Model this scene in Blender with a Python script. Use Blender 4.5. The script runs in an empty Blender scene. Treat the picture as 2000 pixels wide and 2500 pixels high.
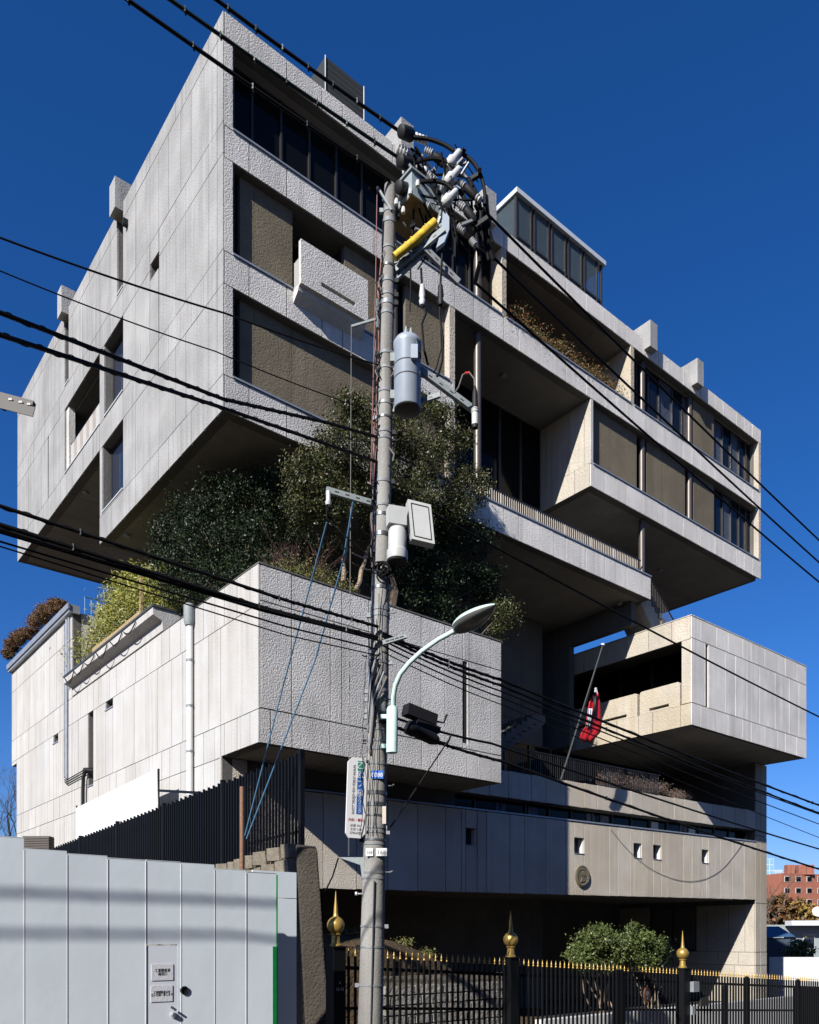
import bpy, math, random
import numpy as np
from mathutils import Vector, Matrix

random.seed(7)
rng = np.random.default_rng(7)
S = bpy.context.scene
COL = S.collection
R = math.radians

# ------------------------------------------------------------------ camera
F, CU, HV, EYE = 1997.0, 1000.0, 2290.0, 1.7
YAW = math.atan2(.633, .774)
FX, FY = math.sin(YAW), math.cos(YAW)
RX, RY = FY, -FX
CX, CY = -10.0475, -20.2033
cam = bpy.data.cameras.new('camera')
co = bpy.data.objects.new('camera', cam)
COL.objects.link(co)
co.location = (CX, CY, EYE)
co.rotation_euler = (math.pi / 2, 0, -YAW)
cam.sensor_fit = 'HORIZONTAL'
cam.sensor_width = 36
cam.lens = 36 * F / 2000
cam.shift_y = (HV - 1250) / 2000
cam.clip_start = .1
cam.clip_end = 5000
S.camera = co
S.render.resolution_x, S.render.resolution_y = 819, 1024

# ------------------------------------------------------------------ light
SUN = Vector((2.9, 1.0, -1.93)).normalized()          # direction the light travels
sun_el = math.asin(-SUN.z)
w = bpy.data.worlds.new('World')
S.world = w
w.use_nodes = True
wn, wl = w.node_tree.nodes, w.node_tree.links
bg = wn['Background']
sky = wn.new('ShaderNodeTexSky')
sky.sky_type = 'NISHITA'
sky.sun_disc = False
sky.sun_elevation = sun_el
# world azimuth of the sun measured clockwise from +Y
sky.sun_rotation = math.atan2(-SUN.x, -SUN.y) % (2 * math.pi)
sky.altitude = 0
sky.air_density = 1.0
sky.dust_density = .35
sky.ozone_density = 8.0
hs = wn.new('ShaderNodeHueSaturation')
hs.inputs['Saturation'].default_value = 1.18
hs.inputs['Value'].default_value = 1.0
wl.new(sky.outputs[0], hs.inputs['Color'])
tint = wn.new('ShaderNodeMix')
tint.data_type = 'RGBA'
tint.blend_type = 'MULTIPLY'
tint.inputs[0].default_value = 1
tint.inputs[7].default_value = (.98, .85, 1.03, 1)
wl.new(hs.outputs[0], tint.inputs[6])
wl.new(tint.outputs[2], bg.inputs['Color'])
bg.inputs['Strength'].default_value = .064
sl = bpy.data.lights.new('sun', 'SUN')
sl.energy = 5.0
sl.angle = R(.53)
sl.color = (1, .965, .91)
so = bpy.data.objects.new('sun', sl)
COL.objects.link(so)
so.rotation_euler = SUN.to_track_quat('-Z', 'Y').to_euler()
so.location = (-40, -20, 40)
S.view_settings.view_transform = 'Standard'
S.view_settings.look = 'None'
S.view_settings.exposure = 0.92
S.view_settings.gamma = 1.0
S.view_settings.use_curve_mapping = False

# ------------------------------------------------------------------ helpers
def at(u, v, d):
    """point of the street scene seen at photo position u,v, d metres in front of the camera plane"""
    a = (u - CU) / F
    return Vector((CX + d * (FX + a * RX), CY + d * (FY + a * RY), EYE + d * (HV - v) / F))


def aty(u, v, y):
    a = (u - CU) / F
    return at(u, v, (y - CY) / (FY + a * RY))


def atx(u, v, x):
    a = (u - CU) / F
    return at(u, v, (x - CX) / (FX + a * RX))


RV = Vector((RX, RY, 0))
FV = Vector((FX, FY, 0))
UZ = Vector((0, 0, 1))


class MB:
    def __init__(s):
        s.v, s.f = [], []

    def add(s, vs, fs):
        n = len(s.v)
        s.v += [tuple(p) for p in vs]
        s.f += [tuple(i + n for i in q) for q in fs]
        return s

    def hexa(s, p):
        return s.add(p, [(0, 3, 2, 1), (4, 5, 6, 7), (0, 1, 5, 4), (1, 2, 6, 5), (2, 3, 7, 6), (3, 0, 4, 7)])

    def box(s, x0, x1, y0, y1, z0, z1):
        return s.hexa([(x0, y0, z0), (x1, y0, z0), (x1, y1, z0), (x0, y1, z0),
                       (x0, y0, z1), (x1, y0, z1), (x1, y1, z1), (x0, y1, z1)])

    def obox(s, c, ax, ay, az, hx, hy, hz):
        c = Vector(c)
        P = []
        for k in (-1, 1):
            for i, j in ((-1, -1), (1, -1), (1, 1), (-1, 1)):
                P.append(c + ax * (i * hx) + ay * (j * hy) + az * (k * hz))
        return s.hexa(P)

    def beam(s, a, b, wd, ht, up=UZ):
        a, b = Vector(a), Vector(b)
        d = (b - a)
        L = d.length
        d = d.normalized()
        side = d.cross(up)
        if side.length < 1e-4:
            side = d.cross(Vector((1, 0, 0)))
        side.normalize()
        u2 = side.cross(d).normalized()
        return s.obox((a + b) / 2, d, side, u2, L / 2, wd / 2, ht / 2)

    def prism(s, poly, ext):
        n = len(poly)
        ext = Vector(ext)
        P = [Vector(p) for p in poly] + [Vector(p) + ext for p in poly]
        fs = [tuple(range(n - 1, -1, -1)), tuple(range(n, 2 * n))]
        for i in range(n):
            j = (i + 1) % n
            fs.append((i, j, n + j, n + i))
        return s.add(P, fs)

    def tube(s, pts, r, n=8, cap=True):
        pts = [Vector(p) for p in pts]
        m = len(pts)
        rs = r if isinstance(r, (list, tuple)) else [r] * m
        ref = None
        P = []
        for i in range(m):
            t = pts[min(i + 1, m - 1)] - pts[max(i - 1, 0)]
            t.normalize()
            if ref is None:
                ref = t.orthogonal().normalized()
            else:
                ref = (ref - t * ref.dot(t))
                if ref.length < 1e-5:
                    ref = t.orthogonal()
                ref.normalize()
            b = t.cross(ref)
            for k in range(n):
                a = 2 * math.pi * k / n
                P.append(pts[i] + (ref * math.cos(a) + b * math.sin(a)) * rs[i])
        fs = []
        for i in range(m - 1):
            for k in range(n):
                k2 = (k + 1) % n
                fs.append((i * n + k, i * n + k2, (i + 1) * n + k2, (i + 1) * n + k))
        if cap:
            fs.append(tuple(range(n - 1, -1, -1)))
            fs.append(tuple(range((m - 1) * n, m * n)))
        return s.add(P, fs)

    def lathe(s, prof, base, axis=UZ, n=14):
        """prof: list of (radius, height)"""
        axis = Vector(axis).normalized()
        base = Vector(base)
        pts = [base + axis * h for r, h in prof]
        a0 = axis.orthogonal().normalized()
        b0 = axis.cross(a0)
        P = []
        for (r, h), c in zip(prof, pts):
            r = max(r, .0005)
            for k in range(n):
                a = 2 * math.pi * k / n
                P.append(c + (a0 * math.cos(a) + b0 * math.sin(a)) * r)
        fs = []
        for i in range(len(prof) - 1):
            for k in range(n):
                k2 = (k + 1) % n
                fs.append((i * n + k, i * n + k2, (i + 1) * n + k2, (i + 1) * n + k))
        fs.append(tuple(range(n - 1, -1, -1)))
        fs.append(tuple(range((len(prof) - 1) * n, len(prof) * n)))
        return s.add(P, fs)

    def mesh(s, name):
        me = bpy.data.meshes.new(name)
        me.from_pydata(s.v, [], s.f)
        me.update()
        return me

    def build(s, name, m, parent=None, smooth=False):
        me = s.mesh(name)
        if smooth:
            me.polygons.foreach_set('use_smooth', [True] * len(me.polygons))
            me.set_sharp_from_angle(angle=R(40))
        return link(name, me, m, parent)


def wloc(o):
    t = Vector((0, 0, 0))
    while o is not None:
        t += o.location
        o = o.parent
    return t


def link(name, me, m, parent=None, loc=None):
    if m is not None and (not me.materials):
        me.materials.append(M[m] if isinstance(m, str) else m)
    o = bpy.data.objects.new(name, me)
    COL.objects.link(o)
    base = Vector(loc) if loc is not None else Vector((0, 0, 0))
    if parent is not None:
        o.parent = parent
        o.location = base - wloc(parent)
    else:
        o.location = base
    return o


def thing(name, label, cat, loc=(0, 0, 0), group=None):
    o = bpy.data.objects.new(name, None)
    o.empty_display_size = .2
    COL.objects.link(o)
    o.location = loc
    return tag(o, label, cat, group)


def tag(o, label, cat, group=None, kind=None):
    o['label'] = label
    o['category'] = cat
    if group:
        o['group'] = group
    if kind:
        o['kind'] = kind
    return o


_unit = {}


def unit(m):
    if m not in _unit:
        b = MB().box(-.5, .5, -.5, .5, -.5, .5)
        me = b.mesh('block_' + m)
        me.materials.append(M[m])
        _unit[m] = me
    return _unit[m]


def piece(name, m, parent, x0, x1, y0, y1, z0, z1):
    """one rectangular piece sharing mesh data with the others of its material"""
    o = link(name, unit(m), None, parent, ((x0 + x1) / 2, (y0 + y1) / 2, (z0 + z1) / 2))
    o.scale = (abs(x1 - x0), abs(y1 - y0), abs(z1 - z0))
    return o


def cut(rects, hole):
    out = []
    a0, a1, c0, c1 = hole
    for (u0, u1, z0, z1) in rects:
        if a1 <= u0 or a0 >= u1 or c1 <= z0 or c0 >= z1:
            out.append((u0, u1, z0, z1))
            continue
        if a0 > u0: out.append((u0, a0, z0, z1))
        if a1 < u1: out.append((a1, u1, z0, z1))
        m0, m1 = max(u0, a0), min(u1, a1)
        if c0 > z0: out.append((m0, m1, z0, c0))
        if c1 < z1: out.append((m0, m1, c1, z1))
    return out


TH = .045
GAP = .011


def clad(axis, plane, joints, rows, holes, name, m, parent, sgn=1, only=None, zslope=0):
    """wall panels with open joints on plane y=plane (axis 'x') or x=plane (axis 'y'), thickness TH inwards"""
    for z0, z1 in zip(rows[:-1], rows[1:]):
        j = joints(z0) if callable(joints) else joints
        for u0, u1 in zip(j[:-1], j[1:]):
            rs = [(u0, u1, z0, z1)]
            for h in holes:
                rs = cut(rs, h)
            for (a, b, c, d) in rs:
                if b - a < .03 or d - c < .03: continue
                g = GAP if axis == 'y' else .017
                jit = random.uniform(-.003, .003)
                dz = zslope * ((a + b) / 2 - 14)
                if axis == 'x':
                    piece(name, m, parent, a + g, b - g, plane + jit, plane + sgn * TH, c + g + dz, d - g + dz)
                else:
                    piece(name, m, parent, plane + jit, plane + sgn * TH, a + g, b - g, c + g, d - g)


def wallbox(mb, axis, p0, p1, u0, u1, z0, z1, holes):
    rs = [(u0, u1, z0, z1)]
    for h in holes:
        rs = cut(rs, h)
    for (a, b, c, d) in rs:
        if axis == 'x':
            mb.box(a, b, p0, p1, c, d)
        else:
            mb.box(p0, p1, a, b, c, d)
    return mb


# ------------------------------------------------------------------ materials
M = {}
KA = .64      # base colours are tuned for the exposure set above


def newmat(name):
    m = bpy.data.materials.new(name)
    m.use_nodes = True
    nt = m.node_tree
    return m, nt.nodes, nt.links, nt.nodes['Principled BSDF']


def plain(name, col, rough=.6, metal=0, noise=.0, nscale=6, spec=.5, bump=0, bscale=60, trans=0):
    if not metal and max(col) > .1:
        col = tuple(c * KA for c in col)
    m, n, l, b = newmat(name)
    b.inputs['Base Color'].default_value = (*col, 1)
    b.inputs['Roughness'].default_value = rough
    b.inputs['Metallic'].default_value = metal
    b.inputs['Specular IOR Level'].default_value = spec
    g = n.new('ShaderNodeNewGeometry')
    if noise:
        t = n.new('ShaderNodeTexNoise')
        t.inputs['Scale'].default_value = nscale
        t.inputs['Detail'].default_value = 6
        l.new(g.outputs['Position'], t.inputs['Vector'])
        r = n.new('ShaderNodeMapRange')
        r.inputs['From Min'].default_value = .3
        r.inputs['From Max'].default_value = .7
        r.inputs['To Min'].default_value = 1 - noise
        r.inputs['To Max'].default_value = 1 + noise
        l.new(t.outputs[0], r.inputs['Value'])
        mx = n.new('ShaderNodeMix')
        mx.data_type = 'RGBA'
        mx.blend_type = 'MULTIPLY'
        mx.inputs[0].default_value = 1
        mx.inputs[6].default_value = (*col, 1)
        l.new(r.outputs[0], mx.inputs[7])
        l.new(mx.outputs[2], b.inputs['Base Color'])
    if bump:
        t = n.new('ShaderNodeTexNoise')
        t.inputs['Scale'].default_value = bscale
        t.inputs['Detail'].default_value = 4
        l.new(g.outputs['Position'], t.inputs['Vector'])
        bp = n.new('ShaderNodeBump')
        bp.inputs['Strength'].default_value = 1
        bp.inputs['Distance'].default_value = bump
        l.new(t.outputs[0], bp.inputs['Height'])
        l.new(bp.outputs[0], b.inputs['Normal'])
    M[name] = m
    return m


def concrete(name, col, stain=(.5, .5, .5), streak=.35, bump=.012, bscale=13, blotch=.18, warm=None, warmamt=0):
    """bush hammered cast panels: rough relief, vertical run-off streaks, blotches"""
    col = tuple(c * KA for c in col)
    if warm:
        warm = tuple(c * KA for c in warm)
    m, n, l, b = newmat(name)
    b.inputs['Roughness'].default_value = .92
    b.inputs['Specular IOR Level'].default_value = .15
    g = n.new('ShaderNodeNewGeometry')
    pos = g.outputs['Position']

    def noise(scale, detail, vec, rough=.55):
        t = n.new('ShaderNodeTexNoise')
        t.inputs['Scale'].default_value = scale
        t.inputs['Detail'].default_value = detail
        t.inputs['Roughness'].default_value = rough
        l.new(vec, t.inputs['Vector'])
        return t.outputs[0]

    def rng_(v, a, b_, c, d):
        r = n.new('ShaderNodeMapRange')
        for k, x in zip(('From Min', 'From Max', 'To Min', 'To Max'), (a, b_, c, d)):
            r.inputs[k].default_value = x
        l.new(v, r.inputs['Value'])
        return r.outputs[0]

    def mixc(fac, a, b_, bt='MIX'):
        x = n.new('ShaderNodeMix')
        x.data_type = 'RGBA'
        x.blend_type = bt
        if isinstance(fac, float):
            x.inputs[0].default_value = fac
        else:
            l.new(fac, x.inputs[0])
        for i, q in ((6, a), (7, b_)):
            if isinstance(q, tuple):
                x.inputs[i].default_value = (*q, 1)
            else:
                l.new(q, x.inputs[i])
        return x.outputs[2]

    mp = n.new('ShaderNodeMapping')
    mp.inputs['Scale'].default_value = (3.0, 3.0, .09)
    l.new(pos, mp.inputs['Vector'])
    st = rng_(noise(1.6, 7, mp.outputs[0], .65), .42, .62, 0, 1)
    gate = rng_(noise(.35, 3, pos), .35, .65, 0, 1)
    mul = n.new('ShaderNodeMath')
    mul.operation = 'MULTIPLY'
    l.new(st, mul.inputs[0])
    l.new(gate, mul.inputs[1])
    m2 = n.new('ShaderNodeMath')
    m2.operation = 'MULTIPLY'
    m2.inputs[1].default_value = streak
    l.new(mul.outputs[0], m2.inputs[0])
    c = mixc(rng_(noise(.8, 6, pos), .3, .7, 0, 1), tuple(x * (1 - blotch) for x in col), tuple(x * (1 + blotch * .6) for x in col))
    if warm:
        c = mixc(rng_(noise(.22, 4, pos), .42, .62, 0, warmamt), c, warm)
    # panel to panel variation
    oi = n.new('ShaderNodeObjectInfo')
    pv = rng_(oi.outputs['Random'], 0, 1, .93, 1.06)
    c = mixc(1.0, c, pv, 'MULTIPLY')
    c = mixc(m2.outputs[0], c, tuple(a * s for a, s in zip(col, stain)))
    # fine aggregate
    c = mixc(1.0, c, rng_(noise(45, 3, pos), .3, .7, .88, 1.1), 'MULTIPLY')
    l.new(c, b.inputs['Base Color'])
    # dappled relief
    v1 = noise(bscale, 2.5, pos, .5)
    v2 = noise(bscale * 4.2, 2, pos, .5)
    ad = n.new('ShaderNodeMath')
    ad.operation = 'MULTIPLY_ADD'
    ad.inputs[1].default_value = .3
    l.new(v2, ad.inputs[0])
    l.new(v1, ad.inputs[2])
    bp = n.new('ShaderNodeBump')
    bp.inputs['Strength'].default_value = 1
    bp.inputs['Distance'].default_value = bump
    l.new(ad.outputs[0], bp.inputs['Height'])
    l.new(bp.outputs[0], b.inputs['Normal'])
    M[name] = m
    return m


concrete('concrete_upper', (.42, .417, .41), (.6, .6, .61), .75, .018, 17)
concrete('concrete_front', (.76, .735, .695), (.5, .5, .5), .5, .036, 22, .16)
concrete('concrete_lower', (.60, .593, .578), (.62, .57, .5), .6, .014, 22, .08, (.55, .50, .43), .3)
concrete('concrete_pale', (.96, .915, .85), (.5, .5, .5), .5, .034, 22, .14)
concrete('concrete_podium', (.80, .73, .63), (.6, .57, .53), .4, .034, 24, .14, (.70, .59, .44), .7)
concrete('concrete_warm', (.59, .54, .46), (.7, .62, .5), .45, .03, 12, .14, (.57, .48, .34), .6)
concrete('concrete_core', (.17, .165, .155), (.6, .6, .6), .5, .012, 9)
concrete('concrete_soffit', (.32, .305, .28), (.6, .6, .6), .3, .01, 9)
concrete('infill', (.22, .185, .13), (.6, .6, .6), .6, .02, 22, .22)
concrete('pole_concrete', (.36, .35, .33), (.45, .42, .4), .8, .006, 30, .22)
concrete('old_concrete', (.085, .075, .06), (.45, .42, .4), .6, .04, 22, .35)
concrete('stone', (.27, .235, .18), (.5, .5, .5), .5, .04, 9, .35)
concrete('asphalt', (.055, .055, .056), (.8, .8, .8), .2, .01, 60, .2)
concrete('paving', (.12, .118, .112), (.7, .7, .7), .2, .01, 20, .12)
concrete('soil', (.12, .085, .05), (.6, .6, .6), .3, .05, 8, .35)
plain('glass_dark', (.004, .0045, .005), .08, spec=.1)
plain('glass_blue', (.012, .018, .035), .03, spec=.9)
plain('glass_right', (.006, .008, .012), .06, spec=.2)
plain('pane_blind', (.055, .06, .07), .3, spec=.3, noise=.3, nscale=9)
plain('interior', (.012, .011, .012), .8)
plain('curtain', (.2, .2, .22), .8, noise=.3)
plain('frame_dark', (.022, .019, .017), .45)
plain('frame_grey', (.10, .105, .11), .4, .6)
plain('column_brown', (.075, .062, .052), .42, .3, .1)
plain('sill_metal', (.30, .32, .345), .45, .5, .12)
plain('rail_light', (.62, .55, .47), .5, noise=.1)
plain('rail_white', (.8, .77, .74), .5)
plain('rail_dark', (.03, .03, .032), .4, .5)
plain('plant_screen', (.03, .034, .033), .8, spec=.2)
plain('white_metal', (.48, .51, .53), .35, .1, .05)
plain('mint', (.66, .90, .84), .35, noise=.08, nscale=20)
plain('lamp_glass', (.10, .10, .095), .2, spec=.5)
plain('steel', (.18, .19, .2), .55, .3, .15, 20)
plain('galv', (.19, .215, .215), .65, .05, .12, 25)
plain('galv_band', (.15, .16, .165), .65, .1, .15)
plain('trafo_grey', (.25, .285, .325), .38, .1, .06)
plain('box_grey', (.26, .30, .305), .4, .1, .1)
plain('box_under', (.24, .165, .055), .65, noise=.35, nscale=12)
plain('yellow', (.70, .46, .02), .55, noise=.35, nscale=14)
plain('porcelain', (.66, .66, .64), .25)
plain('rubber', (.009, .009, .0095), .6, spec=.25)
plain('cable', (.004, .004, .0045), .65, spec=.15)
plain('cable_green', (.005, .012, .010), .6, spec=.2)
plain('wire_grey', (.2, .19, .18), .75, .0, spec=.2)
plain('wire_blue', (.07, .2, .34), .45)
plain('wire_pink', (.36, .16, .14), .55)
plain('wire_red', (.7, .03, .02), .45)
plain('box_white', (.58, .59, .575), .4, noise=.05)
plain('plate_white', (.85, .85, .85), .4)
plain('plate_blue', (.02, .15, .58), .4)
plain('print_green', (.02, .28, .2), .5)
plain('print_blue', (.02, .13, .45), .5)
plain('print_red', (.6, .03, .03), .5)
plain('print_black', (.02, .02, .02), .6)
plain('print_grey', (.3, .3, .3), .6)
plain('hoard', (.88, .965, 1.02), .42, .0, .035, 1.2, bump=.010, bscale=1.1)
plain('hoard_door', (.86, .90, .97), .42, 0, .03, 2)
plain('hoard_edge', (.80, .85, .88), .4)
plain('paper', (.80, .81, .85), .75, noise=.06, nscale=30, bump=.004, bscale=30)
plain('green_tape', (.01, .24, .06), .4, noise=.15, nscale=12)
plain('black_steel', (.0035, .0038, .0045), .5, .0, spec=.2)
plain('gold', (.36, .235, .06), .36, .5, .15, 12)
plain('bronze', (.15, .13, .085), .6, .3, .3, 14)
plain('copper', (.28, .11, .07), .4, .7)
plain('silver', (.6, .6, .62), .3, .9)
plain('rust', (.22, .11, .06), .7, noise=.3, nscale=25)
plain('bamboo_board', (.42, .31, .15), .7, noise=.15, nscale=8)
plain('bark', (.12, .085, .055), .85, noise=.35, nscale=15, bump=.02, bscale=30)
plain('bark_pale', (.36, .27, .19), .85, noise=.3, nscale=15, bump=.01, bscale=30)
plain('twig', (.14, .075, .06), .9)
plain('flag_red', (.72, .012, .018), .65)
plain('flag_white', (.8, .8, .82), .65)
plain('flag_green', (.0, .03, .014), .65)
plain('flag_black', (.012, .012, .012), .65)
plain('brick_red', (.37, .13, .08), .85, noise=.12, nscale=1.5)
plain('roof_blue', (.05, .115, .22), .55)
plain('clad_blue', (.05, .075, .11), .6, noise=.15, nscale=.8)
plain('clad_grey', (.32, .36, .36), .6, noise=.06, nscale=.6)
plain('tower_glass', (.20, .36, .46), .15, .2)
plain('tower_frame', (.55, .62, .66), .5)
plain('white_paint', (.80, .80, .79), .5, noise=.02)
plain('white_board', (.82, .82, .81), .5, noise=.02)


def leafmat(name, cols, rough=.45, spec=.5, sub=.0):
    m, n, l, b = newmat(name)
    g = n.new('ShaderNodeNewGeometry')
    cr = n.new('ShaderNodeValToRGB')
    e = cr.color_ramp.elements
    while len(e) < len(cols):
        e.new(.5)
    for i, c in enumerate(cols):
        e[i].position = i / max(1, len(cols) - 1)
        e[i].color = (*c, 1)
    l.new(g.outputs['Random Per Island'], cr.inputs[0])
    l.new(cr.outputs[0], b.inputs['Base Color'])
    b.inputs['Roughness'].default_value = rough
    b.inputs['Specular IOR Level'].default_value = spec
    b.inputs['Transmission Weight'].default_value = 0
    M[name] = m


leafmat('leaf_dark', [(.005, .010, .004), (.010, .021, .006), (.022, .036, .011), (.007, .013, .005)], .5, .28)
leafmat('leaf_olive', [(.020, .026, .007), (.038, .047, .012), (.066, .074, .022), (.060, .036, .016)], .45, .35)
leafmat('leaf_bamboo', [(.14, .16, .018), (.23, .235, .03), (.30, .27, .05), (.11, .14, .02)], .5)
leafmat('leaf_russet', [(.10, .035, .015), (.17, .07, .02), (.07, .065, .016), (.12, .05, .018)], .6)
leafmat('leaf_mixed', [(.13, .048, .012), (.18, .075, .018), (.05, .065, .012), (.03, .04, .01)], .6)
leafmat('leaf_shrub', [(.045, .065, .015), (.075, .10, .024), (.11, .135, .04), (.025, .04, .01)], .45, .4)
leafmat('leaf_dry', [(.16, .115, .095), (.22, .16, .13), (.12, .085, .07)], .8)
leafmat('leaf_autumn', [(.12, .05, .02), (.20, .13, .03), (.28, .19, .03), (.09, .045, .025)], .7)
leafmat('leaf_moss', [(.05, .07, .01), (.09, .10, .02), (.14, .09, .03)], .7)

# ------------------------------------------------------------------ the setting
def ground_h(x, y):
    return -.059 * (max(-30, min(70, x)) + 10)


def sheet(name, xs, ys, h, m, dz=0):
    mb = MB()
    P, fs = [], []
    nx, ny = len(xs), len(ys)
    for y in ys:
        for x in xs:
            P.append((x, y, h(x, y) + dz))
    for j in range(ny - 1):
        for i in range(nx - 1):
            fs.append((j * nx + i, j * nx + i + 1, (j + 1) * nx + i + 1, (j + 1) * nx + i))
    mb.add(P, fs)
    o = mb.build(name, m)
    o['kind'] = 'structure'
    return o


big = [-3000, -1000, -300, -100, -60, -40, -30, -20, -10, 0, 10, 20, 30, 40, 50, 60, 70, 100, 300, 1000, 3000]
sheet('ground', big, big, ground_h, 'soil', -.02)
sheet('road', [-60, -30, -20, -10, 0, 10, 20, 30, 40, 60], [-22, -18.5, -15, -11.5], ground_h, 'asphalt', .01)
pv = MB()
for x0 in range(-60, 60, 10):
    pv.hexa([(x0, -11.5, ground_h(x0, 0) - .1), (x0 + 10, -11.5, ground_h(x0 + 10, 0) - .1), (x0 + 10, -9.25, ground_h(x0 + 10, 0) - .1), (x0, -9.25, ground_h(x0, 0) - .1),
             (x0, -11.5, ground_h(x0, 0) + .13), (x0 + 10, -11.5, ground_h(x0 + 10, 0) + .13), (x0 + 10, -9.25, ground_h(x0 + 10, 0) + .13), (x0, -9.25, ground_h(x0, 0) + .13)])
pv.build('pavement', 'paving')['kind'] = 'structure'
fc = MB().box(-1, 34, -8.8, 24, -3.4, -1.5)
fc.build('forecourt', 'asphalt')['kind'] = 'structure'

# ================================================================== the embassy
EB = thing('embassy_building', 'brutalist concrete building of stacked cantilevered boxes with deep shaded terraces', 'building', (14, 8, -1.5))
ZR, ZF_, ZB1, ZB0, ZC1, ZC0, ZD1, ZD0 = 26.68, 26.0, 23.6, 22.74, 20.22, 19.33, 16.88, 15.92
LX, DY = 28.82, 21.13
# ---- upper volume: slabs and walls
uv = MB()
t = TH
holesL = [(7.45, 9.5, 16.95, 19.33), (7.45, 9.3, 20.28, 22.85), (9.78, 13.89, 20.28, 22.85), (16.1, 16.23, 20.25, 22.85),
          (7.44, 7.99, 23.82, 26.68), (13.39, 13.9, 23.78, 26.68), (4.39, 5.08, 22.52, 23.02), (9.78, 30, 10, ZC0)]
uv.box(t + .3, LX - t, .26, DY - t, ZF_ + .02, 26.45)
uv.box(t, LX - t, t, .26, ZF_ + .003, ZR - .012)
uv.box(LX - .3, LX - t, .26, DY - t, ZC0 + .01, ZR - .012)
uv.box(t + .3, LX - .3, DY - .3, DY - t, ZC0 + .01, ZR - .012)
uv.box(t + .3, LX - .3, t, DY - .3, ZB0 + .004, ZB1 - .012)
uv.box(t + .3, 8.44, t, DY - .3, ZC0 + .004, ZC1 - .012)
uv.box(8.44, 15.6, 4.2, DY - .3, ZC0 + .004, ZC1 - .3)
uv.box(15.64, LX - .3, t, DY - .3, ZC0 + .004, ZC1 - .012)
uv.box(t + .3, 19.55, t, 9.7, ZD0 + .004, ZD1 - .012)
wallbox(uv, 'y', t, t + .3, t, DY - t, ZD0 + .004, ZR - .012, holesL + [(-1, 40, ZR - .012, 40)])
uv.box(.345, 19.0, 9.4, 9.72, ZD1 - .012, ZC0 + .004)
UV = uv.build('upper_volume', 'concrete_core', EB)

jl = [0, .36, 1.18, 2.02, 2.74, 3.62, 4.39, 5.1, 6.28, 7.44, 8.6, 9.78, 10.5, 11.7, 12.9, 13.65, 14.44, 15.23, 16.17, 16.9, 17.55, 18.32, 19.4, 20.25, DY]
jl2 = [0, .36, .87, 2.38, 3.1, 4.36, 5.1, 6.33, 7.44, 8.7, 9.78, 10.9, 11.6, 12.75, 13.89, 14.6, 15.4, 16.17, 17.2, 18.4, 19.2, 20.1, DY]
rowsL = [ZD0, ZD1, ZC0, ZC1 + .03, 22.85, ZB1 + .1, ZF_ + .1, ZR]
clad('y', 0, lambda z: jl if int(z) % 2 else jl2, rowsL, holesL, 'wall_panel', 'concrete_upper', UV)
jf = [t, .78, 1.97, 3.16, 3.89, 5.07, 5.79, 6.5, 7.7, 8.44, 9.3, 10.05, 10.77, 11.53, 12.69, 13.42, 14.12, 15.31, 16.48, 17.19, 17.92, 19.02, 20.15,
      20.83, 22.0, 22.7, 23.4, 24.6, 25.3, 26.5, 27.2, 28.0, LX]


def sub(a, b):
    r = [a] + [x for x in jf if a + .2 < x < b - .2] + [b]
    return r


NB = []
for za, zb_ in ((ZF_, ZR), (ZB0, ZB1)):
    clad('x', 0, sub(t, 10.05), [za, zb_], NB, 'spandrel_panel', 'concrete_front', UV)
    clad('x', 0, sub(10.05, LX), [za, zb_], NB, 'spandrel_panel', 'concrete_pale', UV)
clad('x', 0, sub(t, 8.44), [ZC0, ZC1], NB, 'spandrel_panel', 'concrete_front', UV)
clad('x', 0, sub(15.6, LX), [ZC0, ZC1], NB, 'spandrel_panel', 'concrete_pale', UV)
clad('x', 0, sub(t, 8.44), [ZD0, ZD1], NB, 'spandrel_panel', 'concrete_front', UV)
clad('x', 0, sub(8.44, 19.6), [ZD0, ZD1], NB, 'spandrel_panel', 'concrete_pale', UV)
# corner pier strips
for z0, z1 in ((ZD1, ZC0), (ZC1, ZB0), (ZB1, ZF_)):
    piece('spandrel_panel', 'concrete_front', UV, t, .28, 0, .26, z0 + GAP, z1 - GAP)
# soffit linings
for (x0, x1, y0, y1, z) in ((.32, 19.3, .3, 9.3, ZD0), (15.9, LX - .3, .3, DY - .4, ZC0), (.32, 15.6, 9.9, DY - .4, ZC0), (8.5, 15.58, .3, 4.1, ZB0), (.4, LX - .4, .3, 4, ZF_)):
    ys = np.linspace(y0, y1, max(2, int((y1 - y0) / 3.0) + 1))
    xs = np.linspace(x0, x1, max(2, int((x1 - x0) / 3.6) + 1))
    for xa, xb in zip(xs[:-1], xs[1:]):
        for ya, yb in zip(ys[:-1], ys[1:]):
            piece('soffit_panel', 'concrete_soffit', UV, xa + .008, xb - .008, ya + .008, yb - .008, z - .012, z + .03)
# ends of piers and end wall
for x0, x1, dep, z0, z1 in ((8.2, 8.44, .85, ZC1, ZB0), (8.2, 8.44, .85, ZD1, ZC0), (10.68, 10.9, .95, ZB1, ZF_), (18.2, 18.42, 1.1, ZB1, ZF_),
                            (28.6, 28.8, 1.3, ZB1, ZF_), (28.6, 28.8, 1.3, ZC1, ZB0), (15.6, 15.75, .0, ZC1, ZB0)):
    if dep:
        piece('pier', 'concrete_warm', UV, x0, x1, .004, dep, z0 - .01, z1 + .005)
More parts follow.
